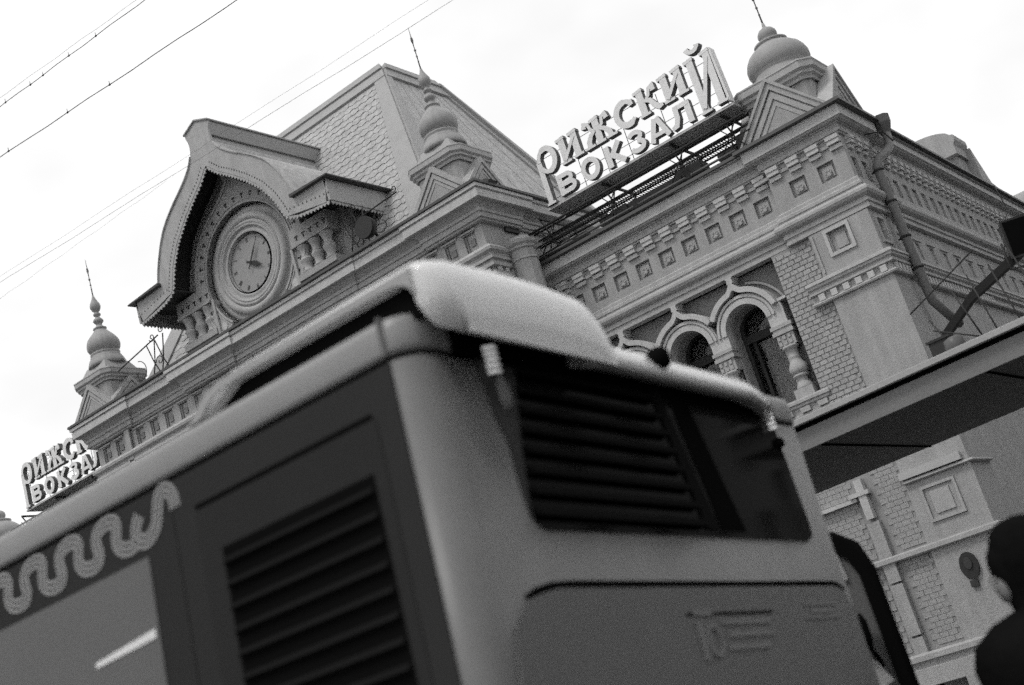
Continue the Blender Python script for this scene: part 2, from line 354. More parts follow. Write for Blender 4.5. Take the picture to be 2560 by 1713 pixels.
for i, c in enumerate(BAY):
    # archivolt with its reveal
    m = MB()
    A = [(c + 0.365, 6.55)] + arc(c, 6.75, 0.365, 0, 180, 32) + [(c - 0.365, 6.55)]
    O = [(c + (0.66 if i == 0 else 0.534), 6.55)] + [(max(c - 0.534, min(c + (0.66 if i == 0 else 0.534), u)), v) for u, v in arc(c, 6.75, 0.535, 0, 180, 32)] + [(c - 0.534, 6.55)]
    m.strip(A, O, FY(19.12), 0, 0.21)
    av = part('archivolt', m, TL, B)
    m = MB(); m.strip(A, [(c + (u - c) * 1.12, v) for u, v in A], FY(19.331), 0, 0.33); m.box(c - 0.409, c - 0.365, 19.331, 19.66, 5.33, 6.55); m.box(c + 0.365, c + 0.409, 19.331, 19.66, 5.33, 6.55)
    part('reveal', m, PL, av)
    m = MB(); m.strip(arc(c, 6.75, 0.475, 0, 180, 32), arc(c, 6.75, 0.515, 0, 180, 32), FY(19.085), 0, 0.034)
    m.strip(arc(c, 6.75, 0.365, 0, 180, 32), arc(c, 6.75, 0.45, 0, 180, 32), FY(19.095), 0, 0.024)
    part('ring_moulding', m, TL, av)
    # ogee hood
    th0 = 31 if i else 14
    def hood(r, pk):
        o = []
        for j in range(41):
            t = th0 + (149 - th0) * j / 40
            dd = abs(t - 90); rr = r + (pk * (1 - dd / 13) ** 2 if dd < 13 else 0)
            o.append((c + rr * math.cos(R(t)), 6.75 + rr * math.sin(R(t))))
        return o
    m = MB(); m.strip(hood(0.548, 0.09), hood(0.635, 0.155), FY(19.04), 0, 0.28)
    m.prism([(c - 0.055, 7.49), (c + 0.055, 7.49), (c + 0.045, 7.56), (c + 0.07, 7.588), (c - 0.07, 7.588), (c - 0.045, 7.56)], FY(19.045), 0, 0.27)
    part('hood_moulding', m, TL, av)
    # glazing: window > frame pieces
    m = MB(); m.box(c - 0.36, c + 0.36, 19.70, 19.702, 5.33, 7.1); wn = part('window', m, WG, B)
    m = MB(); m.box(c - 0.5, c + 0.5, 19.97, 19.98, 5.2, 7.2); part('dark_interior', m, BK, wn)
    m = MB()
    m.strip([(c + 0.315, 5.40)] + arc(c, 6.78, 0.295, 0, 180, 24) + [(c - 0.315, 5.40)], [(c + 0.367, 5.34)] + arc(c, 6.75, 0.367, 0, 180, 24) + [(c - 0.367, 5.34)], FY(19.62), 0, 0.06)
    m.box(c - 0.32, c + 0.32, 19.60, 19.69, 6.60, 6.73); m.box(c - 0.32, c + 0.32, 19.615, 19.68, 5.34, 5.42); m.box(c - 0.215, c - 0.165, 19.63, 19.685, 5.42, 6.60)
    part('frame', m, IR, wn)
    m = MB()
    cw = [(c - 0.10 + 0.03 * k_, 19.74 + 0.012 * math.sin(k_ * 1.9)) for k_ in range(16)]
    for q0, q1 in zip(cw, cw[1:]): m.face([(q0[0], q0[1], 5.36), (q1[0], q1[1], 5.36), (q1[0], q1[1], 6.62), (q0[0], q0[1], 6.62)], 0, True)
    part('curtain', m, CU, wn)
    m = MB(); m.box(c - 0.30, c + 0.34, 19.80, 19.81, 6.70, 7.08); part('blind', m, CU, wn)
    # right-hand pier, capital and baluster column
    px = c + 0.534
    w2 = 0.165
    m = MB(); m.box(px - w2 - 0.02, px + w2 + 0.02, 19.08, 19.33, 6.50, 6.555); m.box(px - w2, px + w2, 19.10, 19.33, 6.455, 6.50); m.box(px - w2 - 0.015, px + w2 + 0.015, 19.085, 19.33, 6.40, 6.455)
    m.box(px - w2 + 0.02, px + w2 - 0.02, 19.12, 19.33, 6.20, 6.40)
    for a_ in range(3):
        for b_ in range(2): m.box(px - w2 + 0.035 + a_ * 0.088, px - w2 + 0.085 + a_ * 0.088, 19.098, 19.122, 6.225 + b_ * 0.09, 6.285 + b_ * 0.09)
    cl = part('column', m, TR, B)
    m = MB(); m.lathe([(0.13, 6.20), (0.14, 6.17), (0.10, 6.14), (0.085, 6.10), (0.085, 6.03), (0.10, 6.01), (0.085, 5.99), (0.10, 5.94), (0.145, 5.86), (0.155, 5.80), (0.14, 5.75), (0.105, 5.735), (0.13, 5.72), (0.13, 5.69), (0.09, 5.67), (0.085, 5.62), (0.12, 5.56), (0.13, 5.52), (0.13, 5.50)], px, 19.19, 24)
    part('shaft', m, TR, cl)
    m = MB(); m.box(px - 0.16, px + 0.16, 19.06, 19.33, 5.36, 5.50); part('pedestal', m, TR, cl)
m = MB(); m.box(-7.345, -7.2, 19.05, 19.33, 6.90, 6.94); part('impost', m, TL, B)
m = MB(); m.box(-7.50, -7.325, 19.121, 19.33, 6.556, 6.899); part('impost_pier', m, TL, B)
m = MB(); m.strip(arc(BAY[0], 6.75, 0.70, 14, 78, 20), arc(BAY[0], 6.75, 0.735, 14, 78, 20), FY(19.28), 0, 0.05); part('outer_ring', m, TR, B)
m = MB(); m.sweep([(-11.4, 19.12), (-7.16, 19.12), (-7.16, 19.4)], prof([(0.09, 5.355), (0.10, 5.33), (0.10, 5.29), (0.07, 5.275), (0.07, 5.24), (0.03, 5.22), (0.03, 5.13), (0.06, 5.12), (0.06, 5.06), (0.02, 5.05), (0.02, 4.9), (0.05, 4.89), (0.05, 4.80)])); part('window_sill', m, TR, B)
m = MB()
for i in range(14): m.box(-7.30 - 0.3 * i, -7.14 - 0.3 * i, 19.03, 19.1, 5.135, 5.215)
part('sill_block', m, TR, B, kind='stuff')
# ---- brick strip beside the bay: every brick its own piece
m = MB(); m.box(-7.2, -6.5, 19.085, 19.6, 1.0, 7.59); m.face([(-7.2, 19.085, 1.0), (-7.2, 19.33, 1.0), (-7.2, 19.33, 7.59), (-7.2, 19.085, 7.59)])
part('brick_backing', m, MO, B)
def brick_mesh(w, h, name='brick'):
    k = MB(); b = 0.006
    k.hexa([(-w / 2, 0, -h / 2), (w / 2, 0, -h / 2), (w / 2, 0, h / 2), (-w / 2, 0, h / 2), (-w / 2 + b, -0.014, -h / 2 + b), (w / 2 - b, -0.014, -h / 2 + b), (w / 2 - b, -0.014, h / 2 - b), (-w / 2 + b, -0.014, h / 2 - b)])
    return k.mesh(name, BR, Vector((0, 0, 0)))
BM = brick_mesh(0.125, 0.072); BH = brick_mesh(0.059, 0.072)
rnd = random.Random(3)
nr = 0
for r_ in range(38):
    z = 4.72 + 0.0775 * r_
    if z > 7.56: break
    x = -7.2 + (0.0 if r_ % 2 else -0.066)
    while x < -6.5 - 0.01:
        x0 = max(-7.198, x + 0.005); x1 = min(-6.502, x + 0.127)
        if x1 - x0 > 0.04 and not (z > 7.0 and x0 > -6.53):
            full = x1 - x0 > 0.11
            o = inst('brick', BM if full else BH, ((x0 + x1) / 2, 19.085 + rnd.uniform(-0.004, 0.004), z + rnd.uniform(-0.0025, 0.0025)), B)
            nr += 1
        x += 0.132
# lower brickwork below the canopy (too small to pick apart)
m = MB()
for r_ in range(34):
    z = 1.35 + 0.0775 * r_
    x = -9.6 + (0.0 if r_ % 2 else -0.066)
    while x < -6.5:
        x0 = x + 0.005; x1 = x + 0.127
        if not (-7.26 < x1 and x0 < -7.02) and x1 < -6.5 and (z < 2.6 or z > 2.72): m.box(x0 - 0.002, x1 + 0.002, 19.076 - rnd.uniform(0, 0.003), 19.09, z, z + 0.072)
        x += 0.132
part('brickwork', m, BR, B, kind='stuff')
m = MB(); m.box(-9.7, -7.2, 19.086, 19.5, 0.9, 4.7); part('lower_backing', m, MO, B)
# ---- corner block below the architrave
m = MB()
m.wall(-6.5, -5.5, 6.88, 7.59, [(-6.2, -5.9, 7.19, 7.51)], FY(19.0), 0.05)
m.wall(19.0, 19.95, 6.88, 7.59, [(19.2, 19.42, 7.10, 7.44)], FX(-5.5), 0.05)
m.face([(-6.5, 19.0, 6.88), (-6.5, 19.085, 6.88), (-6.5, 19.085, 7.59), (-6.5, 19.0, 7.59)])
part('panel_wall', m, PL, B)
m = MB()
for (a, b, c, d) in ((-6.27, -5.84, 7.13, 7.56),):
    m.strip([(a, c), (b, c), (b, d), (a, d)], [(a + 0.05, c + 0.05), (b - 0.05, c + 0.05), (b - 0.05, d - 0.05), (a + 0.05, d - 0.05)], FY(18.97), 0, 0.031, closed=True)
part('panel_frame', m, TL, B)
m = MB(); m.box(-6.13, -5.95, 19.025, 19.05, 7.22, 7.44); part('panel_boss', m, PL, B)
m = MB(); m.strip([(19.12, 7.04), (19.50, 7.04), (19.50, 7.50), (19.12, 7.50)], [(19.165, 7.085), (19.455, 7.085), (19.455, 7.455), (19.165, 7.455)], FX(-5.47), 0, 0.031, closed=True); part('panel_frame', m, TR, B)
m = MB(); m.box(-5.497, -5.47, 19.53, 19.56, 6.95, 7.56); m.box(-6.47, -6.44, 18.975, 19.0, 6.95, 7.56); pieces('panel_bead', m, TR, B)
# second cornice with dentils
P2 = [(-6.86, 19.05), (-6.5, 19.05), (-6.5, 19.0), (-5.48, 19.0), (-5.48, 19.95), (-5.55, 19.95), (-5.55, 34)]
P2 = [(-6.80, 19.02), (-5.48, 19.02), (-5.48, 19.95), (-5.55, 19.95), (-5.55, 34)]
m = MB(); m.sweep(P2, prof([(0.05, 6.90), (0.10, 6.88), (0.11, 6.835), (0.09, 6.825), (0.085, 6.79), (0.05, 6.765), (0.05, 6.735), (0.065, 6.73), (0.065, 6.70), (0.03, 6.69), (0.03, 6.685)])); m.sweep(P2, prof([(0.01, 6.69), (0.01, 6.58), (0.05, 6.575), (0.06, 6.555), (0.05, 6.53), (0.02, 6.525)]))
part('second_cornice', m, TR, B)
k = MB(); k.box(-0.05, 0.05, -0.05, 0, 0, 0.10); DN = k.mesh('dentil', TL, Vector((0, 0, 0)))
for i in range(6): inst('dentil', DN, (-5.60 - 0.205 * i, 19.012, 6.582), B)
for i in range(6): inst('dentil', DN, (-5.478, 19.12 + 0.14 * i, 6.582), B, rot=(0, 0, R(90)), scale=(0.7, 1, 1))
for i in range(30): inst('dentil', DN, (-5.558, 20.1 + 0.14 * i, 6.582), B, rot=(0, 0, R(90)), scale=(0.7, 1, 1))
# plain wall below
m = MB(); m.box(-6.5, -5.5, 19.02, 19.95, 2.7, 6.55); m.box(-6.5, -5.5, 19.03, 19.95, 0.0, 2.7); part('corner_wall', m, PL, B)
m = MB()
LOWP = [20.35 + 0.68 * i for i in range(18)]
m.wall(19.95, 34, 6.88, 7.59, [(c - 0.10, c + 0.10, 7.03, 7.32) for c in LOWP], FX(-5.56), 0.05)
m.wall(19.95, 34, 0.0, 6.55, [], FX(-5.58), 0.05)
m.box(-5.75, -5.59, 19.96, 34, 0, 9.2)
part('side_wall', m, PL, B)
for c in LOWP:
    for z in (7.355, 6.96): m = MB(); m.box(-5.56, -5.535, c - 0.2, c + 0.2, z, z + 0.022); part('panel_ledge', m, TR, B)
# below the canopy
m = MB(); m.box(-6.52, -5.58, 18.93, 19.018, 3.655, 3.765); part('white_band', m, mat('white_band', 0.42, grain=0.08), B)
m = MB(); m.sweep([(-6.5, 19.02), (-5.5, 19.02), (-5.5, 19.95)], prof([(0.06, 3.63), (0.07, 3.60), (0.04, 3.585)])); m.sweep([(-9.6, 19.03), (-5.5, 19.03), (-5.5, 19.95)], prof([(0.07, 2.70), (0.08, 2.68), (0.08, 2.62), (0.03, 2.60)]))
m.sweep([(-9.6, 19.03), (-5.5, 19.03), (-5.5, 19.95)], prof([(0.10, 1.30), (0.12, 1.27), (0.12, 1.20), (0.06, 1.18), (0.06, 1.10), (0.09, 1.09), (0.09, 0.85), (0.05, 0.84)])); pieces('string_course', m, TR, B)
m = MB(); m.strip([(-6.32, 2.96), (-5.79, 2.96), (-5.79, 3.48), (-6.32, 3.48)], [(-6.28, 3.0), (-5.83, 3.0), (-5.83, 3.44), (-6.28, 3.44)], FY(18.99), 0, 0.035, closed=True)
m.box(-6.2, -5.91, 19.0, 19.025, 3.06, 3.38); part('panel_frame', m, TR, B)
m = MB(); m.box(-7.235, -7.045, 18.99, 19.1, 2.34, 3.25); m.box(-7.235, -7.045, 18.985, 19.1, 1.56, 2.31); m.box(-7.235, -7.045, 18.99, 19.1, 0.9, 1.53); pieces('pilaster', m, PL, B)
m = MB(); m.box(-9.6, -6.5, 19.56, 19.6, 0, 4.4); m.box(-11.4, -9.6, 19.1, 19.5, 0, 4.4); m.box(-6.64, -5.56, 18.94, 19.5, 0, 0.85); part('plinth', m, PL, B)
m = MB(); m.box(-9.6, -7.25, 18.98, 19.08, 3.60, 3.655); m.box(-7.2, -7.08, 18.96, 19.08, 3.3, 3.9); m.box(-7.34, -7.02, 18.94, 19.08, 3.66, 3.72); pieces('lower_capital', m, TL, B)
# ---- central pavilion
PY = 17.85; PX0, PX1 = XC - 5.43, XC + 5.43
def pholes(xs, z0, z1, w): return [(c - w, c + w, z0, z1) for c in xs]
m = MB()
PANR = [-11.65, -12.085, -12.52, -12.96]; PANL = [2 * XC - c for c in (-11.65, -12.085)] + [-20.78 + 0.47 * i for i in range(7)]
PANM = [-13.5 - 0.47 * i for i in range(8)]
PAN = PANR + PANL + PANM
m.wall(PX0, PX1, 0, 10.6, pholes(PAN, 9.66, 9.98, 0.13), FY(PY), 0.05)
m.face([(PX1, PY, 0), (PX1, 22, 0), (PX1, 22, 10.6), (PX1, PY, 10.6)]); m.face([(PX0, PY, 0), (PX0, 22, 0), (PX0, 22, 10.6), (PX0, PY, 10.6)])
m.face([(PX0, PY, 10.6), (PX1, PY, 10.6), (PX1, 22, 10.6), (PX0, 22, 10.6)])
part('pavilion_wall', m, PL, B)
k = MB(); k.box(-0.05, 0.05, -0.02, 0, -0.06, 0.06); k.box(-0.13, -0.10, -0.03, 0, -0.15, 0.15)
KM = k.mesh('panel_boss', DK, Vector((0, 0, 0)))
for c in PAN: inst('panel_boss', KM, (c + 0.02, PY + 0.048, 9.81), B)
k = MB(); k.box(-0.17, 0.17, -0.03, 0, 0, 0.028); KL = k.mesh('panel_ledge', TR, Vector((0, 0, 0)))
for c in PAN: inst('panel_ledge', KL, (c, PY, 10.0), B)
# cornice plan with breaks
def brk(x0, x1, y, dy): return [(x0, y), (x0, y - dy), (x1, y - dy), (x1, y)]
def pav_path(e):
    return [(PX0, 22), (PX0, 18.9), (PX0 - e, 18.9), (PX0 - e, PY - e), (XC - 4.15, PY - e), (XC - 4.15, PY), (XC - 2.2, PY), (XC - 2.2, PY - e), (XC - 0.85, PY - e), (XC - 0.85, PY), (XC + 2.5, PY), (XC + 2.5, PY - e * 1.2), (XC + 4.4, PY - e * 1.2), (XC + 4.4, PY - e), (PX1 + e, PY - e), (PX1 + e, 18.9), (PX1, 18.9), (PX1, 22)]
def pav_path(e):
    return [(PX0, 24), (PX0, 18.9), (PX0 - e, 18.9), (PX0 - e, PY - e), (XC - 4.15, PY - e), (XC - 4.15, PY), (XC - 2.25, PY), (XC - 2.25, PY - e * 1.6), (XC - 0.85, PY - e * 1.6), (XC - 0.85, PY - e * 0.6), (XC + 2.5, PY - e * 0.6), (XC + 2.5, PY), (XC + 4.3, PY), (XC + 4.3, PY - e), (PX1 + e, PY - e), (PX1 + e, 18.9), (PX1, 18.9), (PX1, 24)]
st = [(PX0, 24), (PX0, PY), (PX1, PY), (PX1, 24)]
m = MB(); m.sweep(st, prof([(0.33, 10.675), (0.36, 10.67), (0.365, 10.62), (0.34, 10.612), (0.31, 10.608)])); part('pavilion_eaves', m, GU, B)
m = MB(); m.sweep(pav_path(0.04), prof([(0.30, 10.606), (0.30, 10.545), (0.26, 10.53), (0.26, 10.52), (0.275, 10.515), (0.275, 10.375), (0.25, 10.365)])); part('pavilion_fascia', m, TL, B)
m = MB(); m.sweep(pav_path(0.05), prof([(0.24, 10.364), (0.17, 10.35), (0.12, 10.31), (0.085, 10.27), (0.10, 10.265), (0.10, 10.21), (0.075, 10.20), (0.07, 10.15), (0.085, 10.145), (0.08, 10.11), (0.045, 10.10), (0.045, 10.07), (0.02, 10.06)])); pieces('pavilion_moulding', m, TR, B)
m = MB(); m.sweep([(PX0, 19.5), (PX0, PY), (PX1, PY), (PX1, 19.1)], prof([(0.03, 9.64), (0.10, 9.60), (0.14, 9.55), (0.13, 9.50), (0.08, 9.46), (0.07, 9.42), (0.09, 9.41), (0.09, 9.36), (0.05, 9.35), (0.05, 9.31), (0.07, 9.30), (0.07, 9.24), (0.04, 9.23)]))
m.sweep([(PX0, 19.5), (PX0, PY), (PX1, PY), (PX1, 19.1)], prof([(0.04, 9.15), (0.06, 9.14), (0.06, 9.08), (0.03, 9.07), (0.05, 9.0), (0.08, 8.96), (0.08, 8.88), (0.03, 8.85)]))
pieces('pavilion_string', m, TR, B)
for i in range(14):
    inst('dentil', DN, (PX1 - 0.1 - 0.2 * i, PY, 9.155), B, scale=(0.9, 1, 0.7))
for i in range(5): inst('dentil', DN, (PX1, PY + 0.12 + 0.2 * i, 9.155), B, rot=(0, 0, R(90)), scale=(0.9, 1, 0.7))
m = MB(); m.box(PX0 - 0.03, XC - 4.25, PY - 0.06, PY - 0.001, 0, 9.2); m.box(XC - 4.40, XC - 4.25, PY - 0.09, PY - 0.061, 8.0, 10.05); m.box(XC + 4.45, PX1 + 0.04, PY - 0.06, PY - 0.001, 0, 8.84); pieces('pavilion_pier', m, PL, B)
# half-round buttress with cap between pavilion and wing
m = MB(); m.lathe([(0.235, 8.6), (0.235, 9.28), (0.255, 9.29), (0.25, 9.31), (0.235, 9.33), (0.235, 9.47), (0.27, 9.49), (0.27, 9.53), (0.31, 9.57), (0.32, 9.62), (0.25, 9.65), (0.20, 9.72)], -11.13, 18.5, 10, sm=False); part('corner_turret_stub', m, PL, B)
m = MB(); m.box(-11.36, -11.30, 18.5, 18.9, 9.98, 10.10); part('dark_vent', m, IR, B)

# ---- turrets
def turret(cx, cy, zb, s, big=False, label=None):
    """pier with four gabled faces, cap mouldings, onion dome and spire"""
    hw = 0.475 * s; zt = zb + 0.62 * s
    m = MB(); c = 0.07 * s
    oct_ = [(-hw, -hw + c), (-hw + c, -hw), (hw - c, -hw), (hw, -hw + c), (hw, hw - c), (hw - c, hw), (-hw + c, hw), (-hw, hw - c)]
    m.prism(oct_, lambda u, v, t: (cx + u, cy + v, t), zb, zt)
    p = part('turret', m, PL, B, label=label)
    path = [(cx + u, cy + v) for u, v in oct_]
    m = MB(); q = s
    m.sweep(path, [(-0.02, zt), (0.04 * q, zt - 0.02), (0.05 * q, zt + 0.03 * q), (0.09 * q, zt + 0.05 * q), (0.09 * q, zt + 0.09 * q), (0.12 * q, zt + 0.11 * q), (0.13 * q, zt + 0.12 * q), (0.13 * q, zt + 0.20 * q), (0.14 * q, zt + 0.215 * q), (0.135 * q, zt + 0.235 * q), (-0.02, zt + 0.30 * q)], closed=True)
    m.prism(oct_, lambda u, v, t: (cx + u, cy + v, t), zt + 0.001, zt + 0.28 * q)
    part('cap', m, TR, p)
    for k_ in range(4):
        a = k_ * math.pi / 2; ca, sa = math.cos(a), math.sin(a)
        def G(u, v, t, ca=ca, sa=sa):      # u along the face, v up, t outward
            x, y = u, -t
            return (cx + x * ca - y * sa, cy + x * sa + y * ca, zb + v)
        W, Hh = (0.70 * s, 0.76 * s) if big else (0.66 * s, 0.66 * s); o = hw
        m = MB(); m.prism([(-W, 0), (W, 0), (0.03, Hh), (-0.03, Hh)], G, o - 0.1, o + (0.17 if big else 0.13) * s)
        gp = part('pediment', m, PL, p)
        m = MB()
        for j, (w0, w1, dd) in enumerate(((1.0, 0.84, 0.175), (0.80, 0.66, 0.155), (0.62, 0.52, 0.14))):
            m.strip([(-W * w0, 0), (0, Hh * w0), (W * w0, 0)], [(-W * w1, 0), (0, Hh * w1), (W * w1, 0)], G, o + (0.168 if big else 0.128) * s, o + (dd + (0.04 if big else 0)) * s)
        m.prism([(-W * 1.04, 0), (-W * 0.98, 0), (0, Hh * 0.98), (W * 0.98, 0), (W * 1.04, 0), (0, Hh * 1.06)], G, o + 0.02, o + 0.24 * s) if big else None
        part('pediment_frame', m, TR, p)
    return p, zt + 0.28 * s
def dome_parts(p, cx, cy, prof_, rib, nr, spire):
    m = MB(); m.lathe(prof_, cx, cy, 64, rib=rib, nr=nr); part('onion_dome', m, DM, p)
    m = MB(); m.lathe(spire, cx, cy, 12); part('spire', m, IG, p)
SMALL = [(0.42, 11.86), (0.40, 11.90), (0.36, 11.93), (0.335, 11.95), (0.335, 11.98), (0.315, 12.0), (0.30, 12.03), (0.315, 12.05), (0.315, 12.08), (0.28, 12.09), (0.27, 12.10), (0.31, 12.13), (0.345, 12.19), (0.355, 12.26), (0.345, 12.33), (0.315, 12.40), (0.265, 12.47), (0.20, 12.54), (0.15, 12.60), (0.12, 12.645), (0.145, 12.66), (0.145, 12.675), (0.105, 12.69), (0.07, 12.74), (0.06, 12.78), (0.085, 12.80), (0.11, 12.84), (0.11, 12.86), (0.085, 12.90), (0.05, 12.93), (0.045, 12.96), (0.075, 12.98), (0.08, 13.01), (0.06, 13.04), (0.045, 13.06), (0.085, 13.10), (0.11, 13.16), (0.115, 13.20), (0.105, 13.25), (0.07, 13.32), (0.035, 13.40), (0.02, 13.46), (0.0, 13.47)]
def spire_(z, hh, s=1.0):
    return [(0.020 * s, z), (0.017 * s, z + hh * 0.20), (0.024 * s, z + hh * 0.21), (0.015 * s, z + hh * 0.23), (0.014 * s, z + hh * 0.30), (0.028 * s, z + hh * 0.325), (0.013 * s, z + hh * 0.35), (0.013 * s, z + hh * 0.44), (0.032 * s, z + hh * 0.46), (0.032 * s, z + hh * 0.475), (0.013 * s, z + hh * 0.50), (0.015 * s, z + hh * 0.62), (0.036 * s, z + hh * 0.70), (0.030 * s, z + hh * 0.75), (0.012 * s, z + hh * 0.78), (0.006 * s, z + hh), (0, z + hh)]
for cx in (XC - 4.97, XC + 4.96):
    p, zt = turret(cx, 18.2, 10.66, 1.0)
    m = MB(); m.prism([(-0.40, -0.40), (0.40, -0.40), (0.40, 0.40), (-0.40, 0.40)], lambda u, v, t, cx=cx: (cx + u, 18.2 + v, t), zt - 0.03, zt + 0.06); part('base_slab', m, TR, p)
    sh_ = [(r, z - 0.06 if z < 12.0 else z) for r, z in SMALL]
    m = MB(); lo = [(cx + u, 18.2 + v, 11.50) for u, v in arc(0, 0, 0.66, 45, 405, 4)[:-1]]; hi = [(cx + u, 18.2 + v, 11.80) for u, v in arc(0, 0, 0.44, 45, 405, 4)[:-1]]; m.hexa(lo + hi); part('cap_roof', m, RT, p)
    dome_parts(p, cx, 18.2, [(0.40, 11.76), (0.40, 11.82)] + SMALL[2:], 0.012, 16, spire_(13.42, 0.92, 0.7))
# the large dome on the right corner block
cx, cy = -6.27, 20.05
p, zt = turret(cx, cy - 0.12, 9.33, 1.2, big=True)
BIG = [(0.60, zt), (0.57, zt + 0.06), (0.51, zt + 0.10), (0.50, zt + 0.17), (0.47, zt + 0.21), (0.47, zt + 0.23)]
zz = zt + 0.23
BIG += [(0.46, zz), (0.50, zz + 0.05), (0.53, zz + 0.13), (0.53, zz + 0.21), (0.50, zz + 0.30), (0.45, zz + 0.38), (0.37, zz + 0.45), (0.29, zz + 0.50), (0.26, zz + 0.53), (0.285, zz + 0.545), (0.285, zz + 0.575), (0.22, zz + 0.59), (0.15, zz + 0.61), (0.13, zz + 0.64), (0.155, zz + 0.68), (0.165, zz + 0.73), (0.155, zz + 0.78), (0.12, zz + 0.83), (0.06, zz + 0.865), (0.03, zz + 0.90), (0.02, zz + 0.97), (0, zz + 0.98)]
dome_parts(p, cx, cy, BIG, 0.0, 0, spire_(zz + 0.88, 1.2, 0.8))
# second roof dormer further along the side, and a barrel end
def side_dormer(y0, y1, zt, label=None):
    m = MB(); ym = (y0 + y1) / 2
    o = [(y0, 9.3), (y0, zt - 0.40), (y0 + 0.25, zt - 0.18), (ym, zt), (y1 - 0.25, zt - 0.18), (y1, zt - 0.40), (y1, 9.3)]
    m.prism(o, FX(-5.62), 0, 1.5); d = part('dormer', m, PL, B)
    m = MB(); m.strip(o[1:-1], [(u + (u - ym) * 0.16, v + 0.12) for u, v in o[1:-1]], FX(-5.50), 0, 1.6); m.strip(o[1:-1], [(u + (u - ym) * 0.07, v + 0.055) for u, v in o[1:-1]], FX(-5.44), 0, 0.3)
    part('dormer_cornice', m, TR, d)
    m = MB(); m.hexa([(-5.62, y1, 9.3), (-5.62, y1 + 1.7, 9.3), (-6.4, y1 + 1.7, 9.3), (-6.4, y1, 9.3), (-5.62, y1, zt - 0.45), (-5.62, y1 + 0.05, zt - 0.45), (-6.4, y1 + 0.05, zt - 0.45), (-6.4, y1, zt - 0.45)]); part('dormer_skirt', m, RT, d)
m = MB(); m.box(-6.75, -5.56, 26.22, 26.8, 9.25, 10.2); d_ = part('roof_pier', m, PL, B)
m = MB(); m.prism([(-6.9, 10.0), (-6.9, 10.15)] + [(-6.2 + 0.74 * math.cos(R(a_)), 10.33 + 0.27 * math.sin(R(a_))) for a_ in range(170, 25, -10)] + [(-5.50, 10.40), (-5.44, 10.38), (-5.44, 10.28), (-5.50, 10.18), (-5.50, 10.0)], FY(26.05), 0, 0.82); part('pier_cap', m, TR, d_)
m = MB(); m.prism([(26.8, 9.25), (26.82, 10.22), (27.45, 9.55), (28.6, 9.40), (28.6, 9.25)], FX(-5.40), 0, 1.1); part('pier_skirt', m, RT, d_)
m = MB(); m.prism(arc(-6.35, 10.42, 0.17, 0, 180, 10), FY(25.3), 0, 0.3); pieces('roof_hatch', m, IR, B)
m = MB(); m.lathe([(0.75, 0), (0.75, 0.08), (0.68, 0.1), (0.68, 1.4)], 0, 0, 28, axis=lambda x, y, z: (-5.55 - z, 32.4 + x, 9.75 + y)); part('barrel_roof', m, RT, B)
# wing roof
m = MB()
m.hexa([(-11.4, 18.9, 9.30), (-5.3, 18.9, 9.20), (-5.3, 34, 9.20), (-11.4, 34, 9.20), (-11.4, 18.9, 9.31), (-5.3, 18.9, 9.31), (-6.8, 30, 9.7), (-11.4, 30, 9.7)])
part('wing_roof', m, RF, B)
m = MB(); m.hexa([(-32.2, 18.9, 9.20), (-22.2, 18.9, 9.20), (-22.2, 34, 9.20), (-32.2, 34, 9.20), (-32.2, 18.9, 9.31), (-22.2, 18.9, 9.31), (-22.2, 30, 9.7), (-30.8, 30, 9.7)]); part('wing_roof', m, RF, B)
# left wing, mirrored and plain where hidden
m = MB(); m.wall(-32.0, PX0, 0, 9.34, [sq_hole(2 * XC - c) for c in SQW], FY(19.15), 0.07); part('left_wing_wall', m, PL, B)
LW = [(-32.0, 30), (-32.0, 19.15), (PX0, 19.15)]
m = MB(); m.sweep(LW, prof([(0.27, 9.375), (0.30, 9.36), (0.30, 9.27), (0.27, 9.24)])); part('left_eaves', m, GU, B)
m = MB(); m.sweep(LW, prof([(0.10, 9.243), (0.10, 9.105), (0.06, 9.09), (0.06, 8.9), (0.03, 8.87)])); part('left_fascia', m, TR, B)
p, zt = turret(-30.7, 20.98, 9.33, 1.2, big=True)
dome_parts(p, -30.7, 21.1, BIG, 0.0, 0, spire_(zz + 0.88, 1.2, 0.8))

# ---- tall hipped roof
def hip(off, y_off=0.0):
    b = [(XC - 4.2 + off, 18.5 + off, 11.1), (XC + 4.2 - off, 18.5 + off, 11.1), (XC + 4.2 - off, 25.9 - off, 11.1), (XC - 4.2 + off, 25.9 - off, 11.1)]
    t = [(XC - 2.05, 21.25, 16.0), (XC + 2.05, 21.25, 16.0), (XC + 2.05, 23.1, 16.0), (XC - 2.05, 23.1, 16.0)]
    return b, t
b, t = hip(0)
ex = [(p_[0] + (p_[0] - q_[0]) * 0.12, p_[1] + (p_[1] - q_[1]) * 0.12, p_[2] + (p_[2] - q_[2]) * 0.12) for p_, q_ in zip(b, t)]
m = MB(); m.hexa(ex + t); main = part('tall_roof', m, RF, B)
